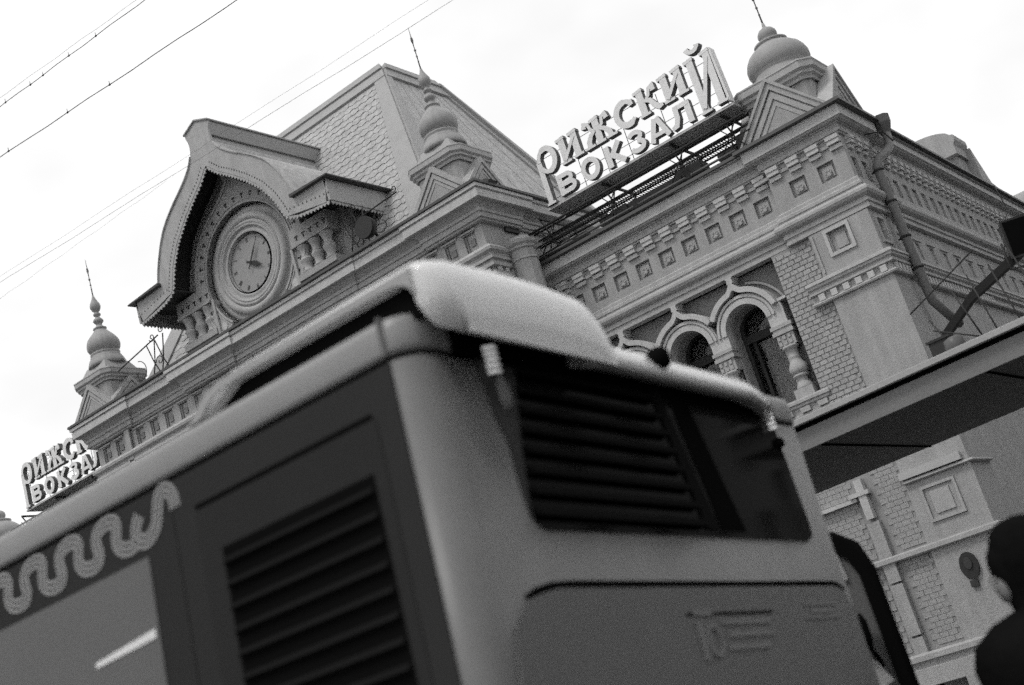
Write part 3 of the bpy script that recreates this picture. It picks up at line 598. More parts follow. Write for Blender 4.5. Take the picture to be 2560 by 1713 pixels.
# raised border strips on each slope, pieces of sheet
def quad_on(A, Bp, C_, D_, u0, u1, v0, v1, lift, mm, m):
    A, Bp, C_, D_ = map(Vector, (A, Bp, C_, D_)); nrm = (Bp - A).cross(D_ - A).normalized()
    def P(u, v): return A * (1 - u) * (1 - v) + Bp * u * (1 - v) + C_ * u * v + D_ * (1 - u) * v
    p4 = [P(u0, v0), P(u1, v0), P(u1, v1), P(u0, v1)]
    m.hexa([q + nrm * 0.002 for q in p4] + [q + nrm * lift for q in p4], mm)
m = MB()
for (i, j) in ((0, 1), (1, 2)):
    quad_on(b[i], b[j], t[j], t[i], 0.0, 1.0, 0.93, 1.0, 0.06, 0, m); quad_on(b[i], b[j], t[j], t[i], 0.0, 1.0, 0.985, 1.02, 0.10, 0, m)
    quad_on(b[i], b[j], t[j], t[i], 0.93, 0.999, 0.0, 0.932, 0.045, 0, m); quad_on(b[i], b[j], t[j], t[i], 0.001, 0.07, 0.0, 0.932, 0.045, 0, m)
    if i: quad_on(b[i], b[j], t[j], t[i], 0.985, 1.03, 0.0, 1.0, 0.12, 0, m)
pieces('roof_border', m, RT, main)
m = MB()
for i in range(1, 7): quad_on(b[1], b[2], t[2], t[1], 0.07 + i * 0.122, 0.0715 + i * 0.122, 0.0, 0.93, 0.008, 0, m)
pieces('roof_seam', m, RT, main)

# sheet tiles on the front slope, slightly uneven (too small to pick apart)
m = MB(); rs_ = random.Random(11); A_, B_, C_, D_ = map(Vector, (b[0], b[1], t[1], t[0])); nrm = (B_ - A_).cross(D_ - A_).normalized()
for r_ in range(26):
    v0, v1 = 0.002 + r_ * 0.0355, 0.002 + (r_ + 1) * 0.0355 + 0.006
    wd = (1 - v0) * 8.4 + v0 * 4.1; nn_ = max(8, int(wd * 0.86 / 0.24)); 
    for q in range(nn_):
        u0 = 0.07 + 0.86 * (q + (0.5 if r_ % 2 else 0)) / nn_; u1 = min(0.93, u0 + 0.86 / nn_ * 0.985)
        if u1 - u0 < 0.01: continue
        def P(u, v): return A_ * (1 - u) * (1 - v) + B_ * u * (1 - v) + C_ * u * v + D_ * (1 - u) * v
        a0 = 0.008 + rs_.uniform(0, 0.008); a1 = 0.008 + rs_.uniform(0, 0.008); um = (u0 + u1) / 2; vm = v0 + (v1 - v0) * 0.25
        m.face([P(u0, vm) + nrm * a0, P(um, v0) + nrm * (a0 + 0.002), P(u1, vm) + nrm * a1, P(u1, v1) + nrm * 0.004, P(u0, v1) + nrm * 0.004])
part('roof_tiles', m, RF, main, kind='stuff')
# ---- clock gable
CZ = 11.89
m = MB()
# profile of the roof outline, half (dx, z)
HALF = [(0.0, 14.94), (0.17, 14.87), (0.35, 14.79), (0.30, 14.50), (0.34, 14.28), (0.47, 14.08), (0.74, 13.85), (1.18, 13.55), (1.55, 13.22), (1.80, 12.82), (1.96, 12.47), (2.02, 12.26)]
EAR = [(2.80, 12.19)]
INN = [(0.0, 13.92), (0.06, 13.88), (0.28, 13.66), (0.55, 13.47), (0.92, 13.17), (1.27, 12.82), (1.50, 12.47), (1.62, 12.18), (1.70, 11.96), (1.98, 11.86), (2.35, 11.78), (2.66, 11.74)]
def smooth(pts, n):      # Catmull-Rom through the points
    o = []
    for i in range(len(pts) - 1):
        p0, p1, p2, p3 = pts[max(0, i - 1)], pts[i], pts[i + 1], pts[min(len(pts) - 1, i + 2)]
        for j in range(n):
            t_ = j / n
            o.append(tuple(0.5 * (2 * p1[k] + (p2[k] - p0[k]) * t_ + (2 * p0[k] - 5 * p1[k] + 4 * p2[k] - p3[k]) * t_ ** 2 + (3 * p1[k] - p0[k] - 3 * p2[k] + p3[k]) * t_ ** 3) for k in range(2)))
    o.append(pts[-1]); return o
def resample(pts, n):
    d = [0]
    for a_, b_ in zip(pts, pts[1:]): d.append(d[-1] + math.hypot(b_[0] - a_[0], b_[1] - a_[1]))
    o = []; j = 0
    for i in range(n + 1):
        s_ = d[-1] * i / n
        while j < len(d) - 2 and d[j + 1] < s_: j += 1
        f_ = 0 if d[j + 1] == d[j] else (s_ - d[j]) / (d[j + 1] - d[j]); o.append((pts[j][0] + (pts[j + 1][0] - pts[j][0]) * f_, pts[j][1] + (pts[j + 1][1] - pts[j][1]) * f_))
    return o
YG = 17.40
outer = HALF[:4] + smooth(HALF[4:], 5) + EAR
outer_r = [(0.0, 14.94), (0.17, 14.87), (0.35, 14.79), (0.35, 14.71), (0.31, 14.60), (0.30, 14.50), (0.31, 14.40)] + resample(smooth(HALF[4:], 5), 30) + [(2.80, 12.19)]
inner_r = [(0.0, 13.95)] * 7 + resample(INN[:9], 31) + [(2.68, 11.76)]
n = min(len(outer_r), len(inner_r)); 
inner_r = [(0.0, 13.95)] * (len(outer_r) - 33) + resample(INN[:9], 31) + [(2.68, 11.76)]
gab = None
def mir(pts, s): return [(XC + s * u, v) for u, v in pts]
m = MB()
# gable wall behind
wall_o = [(u * 0.93, v - 0.16) for u, v in HALF[4:]]
wo = [(0.0, 14.3)] + smooth(wall_o, 4)
fullw = [(XC - u, v) for u, v in reversed(wo)] + [(XC + u, v) for u, v in wo[1:]]
fullw = [(XC - 1.89, 10.6)] + fullw + [(XC + 1.89, 10.6)]
m.prism(fullw, FY(18.05), 0, 2.6)
m.box(XC - 2.3, XC + 2.3, 18.22, 20.6, 10.6, 12.02)
gab = part('clock_gable', m, PL, B)
barge = MB()
for s_ in (-1, 1): barge.strip(mir(outer_r, s_), mir(inner_r, s_), FY(YG), 0, 0.05)
for s_ in (-1, 1):      # ears returning along the sides
    x0 = XC + s_ * 2.80
    barge.hexa([(x0, YG, 11.76), (x0 - s_ * 0.05, YG, 11.76), (x0 - s_ * 0.05, 19.5, 11.76), (x0, 19.5, 11.76), (x0, YG, 12.185), (x0 - s_ * 0.05, YG, 12.185), (x0 - s_ * 0.05, 19.5, 12.185), (x0, 19.5, 12.185)])
pieces('barge_board', barge, TR, gab)
# lace edge: a row of small pointed drops along the lower line
lace = MB()
def drops(pts, y, s_, spacing=0.085):
    tot = sum(math.hypot(b_[0] - a_[0], b_[1] - a_[1]) for a_, b_ in zip(pts, pts[1:])); nn = int(tot / spacing)
    rs = resample(pts, nn)
    for (a_, b_) in zip(rs, rs[1:]):
        dx, dz = b_[0] - a_[0], b_[1] - a_[1]; L_ = math.hypot(dx, dz) or 1; nx, nz = -abs(dz) / L_, -abs(dx) / L_
        if dz > 0: nx = abs(dz) / L_
        mx_, mz_ = (a_[0] + b_[0]) / 2, (a_[1] + b_[1]) / 2
        q = [a_, b_, (b_[0] + nx * 0.03, b_[1] + nz * 0.03), (mx_ + nx * 0.075, mz_ + nz * 0.075), (a_[0] + nx * 0.03, a_[1] + nz * 0.03)]
        lace.prism([(XC + s_ * u, v) for u, v in q], FY(y), 0.008, 0.03)
inn_full = resample(INN[:9], 60) + [(1.98, 11.86), (2.35, 11.80), (2.76, 11.76)]
for s_ in (-1, 1): drops(inn_full, YG, s_)
for s_ in (-1, 1):
    x0 = XC + s_ * 2.78
    for i in range(24):
        y0 = YG + 0.04 + i * 0.087
        lace.prism([(y0, 11.76), (y0 + 0.087, 11.76), (y0 + 0.087, 11.73), (y0 + 0.043, 11.685), (y0, 11.73)], lambda u, v, t, x0=x0, s_=s_: (x0 - s_ * t, u, v), 0, 0.02)
part('lace_trim', lace, TR, gab)
# cut-out dots along the board
dots = MB()
for s_ in (-1, 1):
    for (u, v) in resample(INN[1:9], 34) + resample([(1.75, 12.0), (2.72, 11.84)], 9):
        dots.prism([(XC + s_ * (u + 0.07) - 0.016, v + 0.05), (XC + s_ * (u + 0.07) + 0.016, v + 0.05), (XC + s_ * (u + 0.07), v + 0.09)], FY(YG), -0.004, 0.0)
part('cut_out', dots, IR, gab, kind='stuff')
# roof over the gable: sheet following the outline back to the tall roof
m = MB()
edge_r = HALF[4:]; sm = resample(smooth(edge_r, 5), 24)
for s_ in (-1, 1):
    for (a_, b_) in zip(sm, sm[1:]):
        A0, B0 = (XC + s_ * a_[0], YG - 0.03, a_[1] + 0.02), (XC + s_ * b_[0], YG - 0.03, b_[1] + 0.02)
        A1, B1 = (A0[0], 21.2, A0[2]), (B0[0], 21.2, B0[2])
        m.face([A0, B0, B1, A1], 0, True)
        m.face([(A0[0], A0[1], A0[2] - 0.03), (A1[0], A1[1], A1[2] - 0.03), (B1[0], B1[1], B1[2] - 0.03), (B0[0], B0[1], B0[2] - 0.03)], 0, True)
        m.face([A0, (A0[0], A0[1], A0[2] - 0.03), (B0[0], B0[1], B0[2] - 0.03), B0])
gr_ = part('gable_roof', m, RF, gab)
m = MB()      # ridge box
m.prism([(XC + u, v) for u, v in ((-0.28, 14.50), (0.28, 14.50), (0.33, 14.71), (0.33, 14.79), (0, 14.93), (-0.33, 14.79), (-0.33, 14.71))], FY(YG + 0.052), 0, 3.7)
m.prism([(XC + u, v) for u, v in ((-0.30, 14.25), (0.30, 14.25), (0.22, 14.51), (-0.22, 14.51))], FY(YG + 0.052), 0, 3.9)
m.prism([(XC + u, v) for u, v in ((-0.37, 14.77), (-0.37, 14.80), (0, 14.955), (0.37, 14.80), (0.37, 14.77), (0, 14.925))], FY(YG - 0.03), 0, 3.75)
part('ridge_box', m, RT, gab)
m = MB()      # ear roofs and dark soffits
for s_ in (-1, 1):
    x0, x1 = XC + s_ * 1.95, XC + s_ * 2.93
    m.hexa([(x0, YG - 0.1, 12.215), (x1, YG - 0.1, 12.195), (x1, 19.6, 12.195), (x0, 19.6, 12.215), (x0, YG - 0.1, 12.27), (x1, YG - 0.1, 12.22), (x1, 19.6, 12.22), (x0, 19.6, 12.27)])
pieces('ear_roof', m, GU, gab)
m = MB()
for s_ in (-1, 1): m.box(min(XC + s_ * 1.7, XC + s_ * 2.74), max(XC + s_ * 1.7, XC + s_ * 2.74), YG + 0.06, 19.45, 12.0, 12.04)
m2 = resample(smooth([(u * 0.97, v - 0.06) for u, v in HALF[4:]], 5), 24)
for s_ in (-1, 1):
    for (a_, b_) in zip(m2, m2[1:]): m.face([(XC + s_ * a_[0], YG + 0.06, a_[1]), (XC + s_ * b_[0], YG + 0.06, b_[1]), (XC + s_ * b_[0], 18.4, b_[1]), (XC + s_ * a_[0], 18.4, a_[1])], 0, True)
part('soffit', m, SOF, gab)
# ogee ornament round the clock
def ogee(r, pk, th=24):
    o = []
    for j in range(73):
        a_ = -50 + 280 * j / 72; dd = abs(a_ - 90); rr = r + (pk * (1 - dd / th) ** 2 if dd < th else 0); o.append((XC + rr * math.cos(R(a_)), CZ + rr * math.sin(R(a_))))
    return o
m = MB(); m.strip(ogee(1.20, 0), ogee(1.50, 0.36), FY(17.93), 0, 0.13); part('ogee_surround', m, TR, gab)
m = MB(); m.strip(ogee(1.49, 0.34), ogee(1.54, 0.37), FY(17.90), 0, 0.14); m.strip(ogee(1.20, 0), ogee(1.235, 0), FY(17.905), 0, 0.14); m.strip(ogee(1.27, 0), ogee(1.29, 0), FY(17.915), 0, 0.1); pieces('ogee_edge', m, TR, gab)
m = MB()
for j in range(25):
    a_ = R(-32 + 244 * j / 24)
    for (r0, r1, da) in ((1.385, 1.425, 3.3), (1.325, 1.375, 1.6)):
        d_ = R(da) * 0.5
        m.prism([(XC + r_ * math.cos(a_ + s_ * d_), CZ + r_ * math.sin(a_ + s_ * d_)) for r_, s_ in ((r0, -1), (r0, 1), (r1, 1), (r1, -1))], FY(17.927), -0.0, 0.02)
part('key_notch', m, IR, gab, kind='stuff')
# stepped clock surround
clk = MB()
def ring(r0, r1, y0, y1, n=72): clk.strip(arc(XC, CZ, r0, 0, 360, n)[:-1], arc(XC, CZ, r1, 0, 360, n)[:-1], FY(y0), 0, y1 - y0, closed=True, sm=True)
def ringprof(pr):        # radial profile (r, y)
    clk.lathe([(r_, y_) for r_, y_ in pr], 0, 0, 96, axis=lambda x, y, z: (XC + x, z, CZ + y))
ringprof([(1.21, 18.04), (1.08, 18.03), (1.03, 18.02), (1.02, 17.97), (0.98, 17.93), (0.93, 17.915), (0.88, 17.93), (0.865, 17.965), (0.86, 17.95), (0.835, 17.92), (0.80, 17.915), (0.785, 17.94), (0.775, 17.925), (0.745, 17.92), (0.73, 17.955), (0.715, 17.975), (0.67, 17.955), (0.635, 17.945), (0.612, 17.955), (0.608, 18.06)])
ck = part('clock', clk, TR, B)
m = MB(); m.prism(arc(XC, CZ, 0.612, 0, 356, 89), FY(18.02), 0, 0.03); part('clock_face', m, CL, ck)
m = MB(); m.strip(arc(XC, CZ, 0.585, 0, 360, 60)[:-1], arc(XC, CZ, 0.592, 0, 360, 60)[:-1], FY(18.014), 0, 0.005, closed=True); part('minute_ring', m, IG, ck)
# roman numerals
NUM = mat('numeral_paint', 0.19, grain=0.2)
m = MB(); m.strip(arc(XC, CZ, 0.613, 0, 360, 60)[:-1], [(u * 1.0 - 0.0, v) for u, v in arc(XC - 0.018, CZ + 0.014, 0.592, 0, 360, 60)[:-1]], FY(17.950), 0, 0.004, closed=True); part('painted_bezel_shadow', m, BK, ck)  # black crescent painted in as the shadow at the dial's lower right
def num_strokes(txt):
    x = 0; st_ = []
    for ch in txt:
        if ch == 'I': st_.append(((x + 0.1, 0), (x + 0.1, 1), 0.13)); x += 0.30
        if ch == 'V': st_.append(((x, 1), (x + 0.27, 0), 0.14)); st_.append(((x + 0.54, 1), (x + 0.27, 0), 0.07)); x += 0.64
        if ch == 'X': st_.append(((x, 1), (x + 0.5, 0), 0.14)); st_.append(((x + 0.5, 1), (x, 0), 0.07)); x += 0.62
    return st_, x - 0.1
for hnum, txt in enumerate(('XII', 'I', 'II', 'III', 'IIII', 'V', 'VI', 'VII', 'VIII', 'IX', 'X', 'XI')):
    a_ = R(90 - 30 * hnum); st_, W_ = num_strokes(txt); m = MB(); hs = 0.095; ws = 0.06
    ux, uz = math.cos(a_), math.sin(a_); tx, tz = -uz, ux      # up = outwards
    for (p0, p1, wd) in st_:
        for (q0, q1) in ((p0, p1),):
            pts = []
            for (qx, qz, sg) in ((q0[0], q0[1], -1), (q0[0], q0[1], 1), (q1[0], q1[1], 1), (q1[0], q1[1], -1)):
                lx = -((qx + sg * wd * 0.5) - W_ / 2) * ws * (1.0 if W_ < 1 else 0.8); lz = 0.445 + qz * hs
                pts.append((XC + ux * lz + tx * lx, CZ + uz * lz + tz * lx))
            m.prism(pts, FY(18.010), 0, 0.009)
    part('numeral', m, NUM, ck)
def hand(ang, L_, w_, tail, name):
    a_ = R(90 - ang); ux, uz = math.cos(a_), math.sin(a_); tx, tz = -uz, ux; m = MB()
    sh = [(-tail, -w_ * 0.5), (-tail * 0.5, -w_ * 0.35), (0.0, -w_ * 0.6), (L_ * 0.45, -w_ * 1.0), (L_ * 0.7, -w_ * 0.35), (L_, 0), (L_ * 0.7, w_ * 0.35), (L_ * 0.45, w_ * 1.0), (0.0, w_ * 0.6), (-tail * 0.5, w_ * 0.35), (-tail, w_ * 0.5)]
    m.prism([(XC + ux * u + tx * v, CZ + uz * u + tz * v) for u, v in sh], FY(17.975 if name == 'hour_hand' else 17.965), 0, 0.006); part(name, m, IR, ck)
hand(36, 0.50, 0.022, 0.14, 'minute_hand'); hand(120, 0.34, 0.055, 0.12, 'hour_hand')
# balusters, little lintel band and shelf each side
bal = [(0.115, 11.02), (0.125, 11.03), (0.125, 11.06), (0.10, 11.08), (0.085, 11.12), (0.10, 11.20), (0.125, 11.255), (0.13, 11.285), (0.115, 11.31), (0.09, 11.325), (0.10, 11.34), (0.085, 11.37), (0.085, 11.42), (0.10, 11.48), (0.13, 11.535), (0.135, 11.555), (0.12, 11.57)]
k = MB(); k.lathe([(r_, z_ - 11.3) for r_, z_ in bal], 0, 0, 20); BLM = k.mesh('baluster', TR, Vector((0, 0, 0)))
for s_ in (-1, 1):
    for dx in (1.40, 1.71, 2.02): o = inst('baluster', BLM, (XC + s_ * dx, 17.98, 11.3), gab)
    x0, x1 = sorted((XC + s_ * 1.2, XC + s_ * 2.2)); m = MB(); m.box(x0, x1, 17.86, 18.3, 10.90, 11.02); m.box(x0, x1, 17.84, 18.3, 11.57, 11.62); m.box(x0, x1, 17.88, 18.3, 11.62, 11.95)
    lt = pieces('lintel', m, PL, gab)[-1]
    m = MB()
    for i in range(5):
        xx = x0 + 0.12 + i * 0.19; m.box(xx, xx + 0.09, 17.872, 17.884, 11.76, 11.785); m.box(xx + 0.03, xx + 0.06, 17.872, 17.884, 11.69, 11.76)
    pieces('notch', m, IR, lt)
    m = MB(); m.prism(arc(XC + s_ * 1.03, 10.98, 0.085, 0, 340, 17), FY(17.92), 0, 0.13); part('roundel', m, TL, gab)
    m = MB(); xs = XC + s_ * 1.13; m.box(min(xs, xs + s_ * 0.06), max(xs, xs + s_ * 0.06), 17.88, 18.2, 10.7, 11.60); part('side_bead', m, TR, gab)
m = MB(); m.box(XC - 2.25, XC + 2.25, 17.96, 18.3, 10.6, 10.90); pieces('gable_base', m, PL, gab)
# ---- scrolled ironwork of the roof edge, downpipes
def scroll(cx, cz, r, turns, a0, d, y, n=40):
    return [(cx + r * (1 - 0.8 * i / n) * math.cos(R(a0 + d * 360 * turns * i / n)), y, cz + r * (1 - 0.8 * i / n) * math.sin(R(a0 + d * 360 * turns * i / n))) for i in range(n + 1)]
for s_ in (-1, 1):
    m = MB(); x0 = XC + s_ * 2.75; x1 = XC + s_ * 4.15; ya = 17.75
    m.tube([(x0, ya, 11.52), (x1, ya, 11.30)] if s_ < 0 else [(x0, ya, 11.30), (x1 - 0.15, ya, 11.36)], 0.014, 6)
    for xx in (x0, x0 + s_ * 0.28):
        m.tube([(xx - 0.12, ya, 10.7), (xx + 0.02, ya, 11.0), (xx + 0.15, ya, 11.5)], 0.013, 6); m.tube([(xx + 0.16, ya, 10.7), (xx, ya, 11.05), (xx - 0.12, ya, 11.45)], 0.013, 6)
    m.tube(scroll(x0 + s_ * 0.75, 10.98, 0.26, 0.9, 90, s_, ya), 0.009, 6); m.tube(scroll(x0 + s_ * 0.2, 11.55, 0.09, 1.2, 200, -s_, ya), 0.010, 6); m.tube(scroll(x0 - s_ * 0.1, 11.62, 0.08, 1.2, 0, s_, ya), 0.010, 6)
    m.tube(scroll(x1 - s_ * 0.2, 11.45, 0.07, 1.2, 200, s_, ya), 0.009, 6); m.tube(scroll(x0 + s_ * 0.1, 11.0, 0.12, 1.1, 180, s_, ya), 0.010, 6)
    pieces('iron_scrollwork', m, IR, B)
m = MB(); xx = XC + 3.12
m.lathe([(0.0, 0), (0.10, 0.0), (0.19, 0.10), (0.21, 0.2), (0.21, 0.26)], 0, 0, 20, axis=lambda x, y, z: (xx + x, 17.95 - z, 11.08 + y)); m.tube([(xx, 17.95, 11.08), (xx + 0.05, 18.1, 10.7)], 0.03, 8)
part('floodlight', m, IR, B)
def pipe(name_, pts, r, collars, funnel, label=None):
    m = MB(); m.tube(pts, r, 14); p_ = part('downpipe', m, mat(name_, 0.15, rough=0.5, grain=0.2, gscale=40), B, label=label)
    m = MB()
    for (x, y, z) in collars: m.lathe([(r * 1.02, z - 0.02), (r * 1.25, z - 0.012), (r * 1.25, z + 0.012), (r * 1.02, z + 0.02)], x, y, 14); m.box(x - r * 1.6, x - r * 0.6 if x > -7 else x, y - 0.02, y + 0.012, z - 0.01, z + 0.01)
    pieces('collar', m, IR, p_)
    m = MB(); x, y, z = funnel; m.lathe([(r * 0.95, z - 0.28), (r * 1.0, z - 0.2), (r * 1.9, z - 0.02), (r * 2.0, z + 0.0), (r * 2.05, z + 0.13), (r * 1.9, z + 0.13), (r * 1.85, z + 0.02), (r * 1.0, z - 0.15)], x, y, 8, sm=False); part('funnel', m, mat(name_ + '_funnel', 0.11, rough=0.5, grain=0.2), p_)
    return p_
pipe('pipe_paint', [(-5.22, 20.55, 9.05), (-5.22, 20.52, 8.92), (-5.22, 20.42, 8.78), (-5.24, 20.1, 8.60), (-5.30, 19.85, 8.48), (-5.34, 19.78, 8.36), (-5.34, 19.76, 8.2), (-5.34, 19.76, 6.25), (-5.34, 19.80, 6.08), (-5.30, 19.95, 5.95), (-5.24, 20.35, 5.70)], 0.072, [(-5.34, 19.76, 8.28), (-5.34, 19.76, 7.74), (-5.34, 19.76, 7.14), (-5.34, 19.76, 6.62)], (-5.22, 20.56, 9.22))
pipe('pipe_paint_b', [(-11.12, 18.62, 9.0), (-11.12, 18.62, 0.3)], 0.07, [(-11.12, 18.62, 8.0)], (-11.12, 18.62, 9.12))
m = MB(); m.tube([(-5.4, 20.0, 9.0), (-5.15, 20.1, 8.95), (-5.10, 20.3, 8.8)], 0.012, 6); m.tube([(-5.2, 26.5, 9.2), (-5.12, 26.4, 8.6), (-5.2, 25.8, 8.2), (-5.3, 25.2, 7.4)], 0.012, 6); pieces('cable', m, IR, B)
m = MB(); m.prism([(-11.33, 10.72), (-11.05, 10.76), (-10.95, 10.70), (-11.0, 10.66), (-11.3, 10.66)], FY(17.9), 0, 0.25); part('rain_spout', m, GU, B)
# wall plaque below the canopy
m = MB(); m.prism([(-6.045 + 0.13 * math.cos(R(a_)), 2.245 + 0.19 * math.sin(R(a_))) for a_ in range(0, 360, 12)], FY(18.985), 0, 0.045); pq = solo('wall_plaque', m, mat('bronze_plaque', 0.035, rough=0.4, grain=0.15), 'dark oval relief plaque on the wall under the canopy', 'plaque')
m = MB(); m.prism([(-6.045 + 0.055 * math.cos(R(a_)), 2.28 + 0.085 * math.sin(R(a_))) for a_ in range(0, 360, 20)], FY(18.965), 0, 0.021); part('relief', m, mat('bronze_relief', 0.05, rough=0.4), pq) if OFF.setdefault(pq.name, Vector((0, 0, 0))) is not None else None
m = MB(); m.box(-6.12, -6.01, 18.985, 19.03, 1.95, 2.04); solo('small_wall_sign', m, mat('small_sign', 0.05), 'small square dark sign just below the oval plaque', 'sign')

# ================================================================== roof signs
def stroke(m, pts, w_, y0, dep):
    P = [Vector(p_) for p_ in pts]; A = []; Bq = []
    ws = w_ if isinstance(w_, (list, tuple)) else [w_] * len(P)
    for i, p_ in enumerate(P):
        a_ = (p_ - P[i - 1]).normalized() if i else None; b_ = (P[i + 1] - p_).normalized() if i < len(P) - 1 else None
        if a_ is None: a_ = b_
        if b_ is None: b_ = a_
        n0 = Vector((-a_.y, a_.x)); n1 = Vector((-b_.y, b_.x)); nn = (n0 + n1).normalized(); k_ = 1 / max(0.5, nn.dot(n0))
        A.append(tuple(p_ + nn * ws[i] * 0.5 * k_)); Bq.append(tuple(p_ - nn * ws[i] * 0.5 * k_))
    m.strip(A, Bq, FY(y0), 0, dep, 0, 1)
def el(cx, cz, rx, rz, a0, a1, n=22): return [(cx + rx * math.cos(R(a0 + (a1 - a0) * i / n)), cz + rz * math.sin(R(a0 + (a1 - a0) * i / n))) for i in range(n + 1)]
SW = 0.130
def serif(x, z, w_=0.21, h_=0.045): return ([(x - w_ / 2, z), (x + w_ / 2, z)], h_)
def stem(x, z0, z1, w_=SW, top=True, bot=True):
    o = [([(x, z0), (x, z1)], w_)]
    if top: o.append(([(x - w_ / 2 - 0.045, z1 - 0.035), (x + w_ / 2 + 0.01, z1 - 0.01)], 0.055))
    if bot: o.append(([(x - w_ / 2 - 0.03, z0 + 0.02), (x + w_ / 2 + 0.045, z0 + 0.02)], 0.045))
    return o
Z0, Z1 = 10.71, 11.20
L1 = [
 stem(-10.53, 10.18, 11.0, 0.105, top=False) + [(el(-10.355, 10.965, 0.165, 0.215, 178, -150, 30), [0.07] * 6 + [0.10] * 19 + [0.075] * 6)],
 stem(-9.99, Z0, Z1) + stem(-9.72, Z0, Z1) + [([(-10.0, Z0 + 0.05), (-9.72, Z1 - 0.10)], 0.06)],
 stem(-9.25, Z0, Z1) + [([(-9.49, 11.09), (-9.47, 11.17), (-9.40, 11.14), (-9.37, 11.02), (-9.30, 10.96)], [0.10, 0.07, 0.06, 0.06, 0.05]), ([(-9.02, 11.07), (-9.03, 11.16), (-9.10, 11.14), (-9.13, 11.02), (-9.20, 10.96)], [0.10, 0.07, 0.06, 0.06, 0.05]),
                    ([(-9.30, 10.97), (-9.39, 10.92), (-9.46, 10.82), (-9.47, 10.71)], [0.05, 0.08, 0.10, 0.10]), ([(-9.20, 10.97), (-9.11, 10.92), (-9.03, 10.82), (-9.01, 10.71)], [0.05, 0.08, 0.10, 0.10]), serif(-9.46, 10.725), serif(-8.995, 10.725)],
 [(el(-8.65, 10.945, 0.185, 0.205, 52, 318, 30), [0.08] * 4 + [0.11] * 24 + [0.07] * 3), ([(-8.52, 11.13), (-8.51, 11.03)], 0.09)],
 stem(-8.32, Z0, Z1) + [([(-8.05, 11.06), (-8.05, 11.15), (-8.12, 11.13), (-8.16, 11.02), (-8.26, 10.94)], [0.10, 0.08, 0.06, 0.06, 0.05]), ([(-8.26, 10.965), (-8.16, 10.93), (-8.10, 10.81), (-8.03, 10.74), (-7.95, 10.745)], [0.05, 0.08, 0.10, 0.09, 0.05])],
 stem(-7.83, Z0, Z1) + stem(-7.555, Z0, Z1) + [([(-7.84, Z0 + 0.05), (-7.555, Z1 - 0.10)], 0.06)],
 stem(-7.30, 10.20, Z1, 0.125) + stem(-6.985, 10.22, Z1, 0.125) + [([(-7.30, 10.28), (-6.99, 11.08)], 0.07), (el(-7.17, 11.37, 0.105, 0.095, 185, 355, 14), [0.10, 0.09, 0.08] + [0.07] * 9 + [0.08, 0.09, 0.10])],
]
def blk(x0, x1): return x0, x1, 10.21, 10.60
BWD = 0.108
L2 = [
 [([(-10.25, 10.21), (-10.25, 10.60)], BWD), ([(-10.25, 10.555), (-10.08, 10.555)] + el(-10.08, 10.486, 0.075, 0.069, 80, -80, 8) + [(-10.25, 10.417)], 0.08), ([(-10.25, 10.395), (-10.06, 10.395)] + el(-10.06, 10.325, 0.085, 0.07, 80, -80, 8) + [(-10.25, 10.255)], 0.08)],
 [(el(-9.605, 10.405, 0.145, 0.16, 90, 450, 36), 0.09)],
 [([(-9.22, 10.21), (-9.22, 10.60)], BWD), ([(-9.18, 10.40), (-9.12, 10.42), (-8.95, 10.60)], 0.095), ([(-9.14, 10.42), (-8.92, 10.21)], 0.10)],
 [(el(-8.64, 10.495, 0.11, 0.07, 165, -75, 14), 0.08), (el(-8.64, 10.325, 0.13, 0.08, 80, -160, 16), 0.085)],
 [([(-8.36, 10.21), (-8.215, 10.60)], 0.09), ([(-8.175, 10.60), (-8.03, 10.21)], 0.09), ([(-8.31, 10.31), (-8.08, 10.31)], 0.07)],
 [([(-7.585, 10.21), (-7.585, 10.60)], BWD), ([(-7.56, 10.56), (-7.84, 10.56)], 0.08), ([(-7.80, 10.58), (-7.81, 10.38), (-7.86, 10.27), (-7.95, 10.245)], [0.09, 0.09, 0.09, 0.07])],
]
DECK = mat('deck_sheet', 0.34, rough=0.6, grain=0.2)
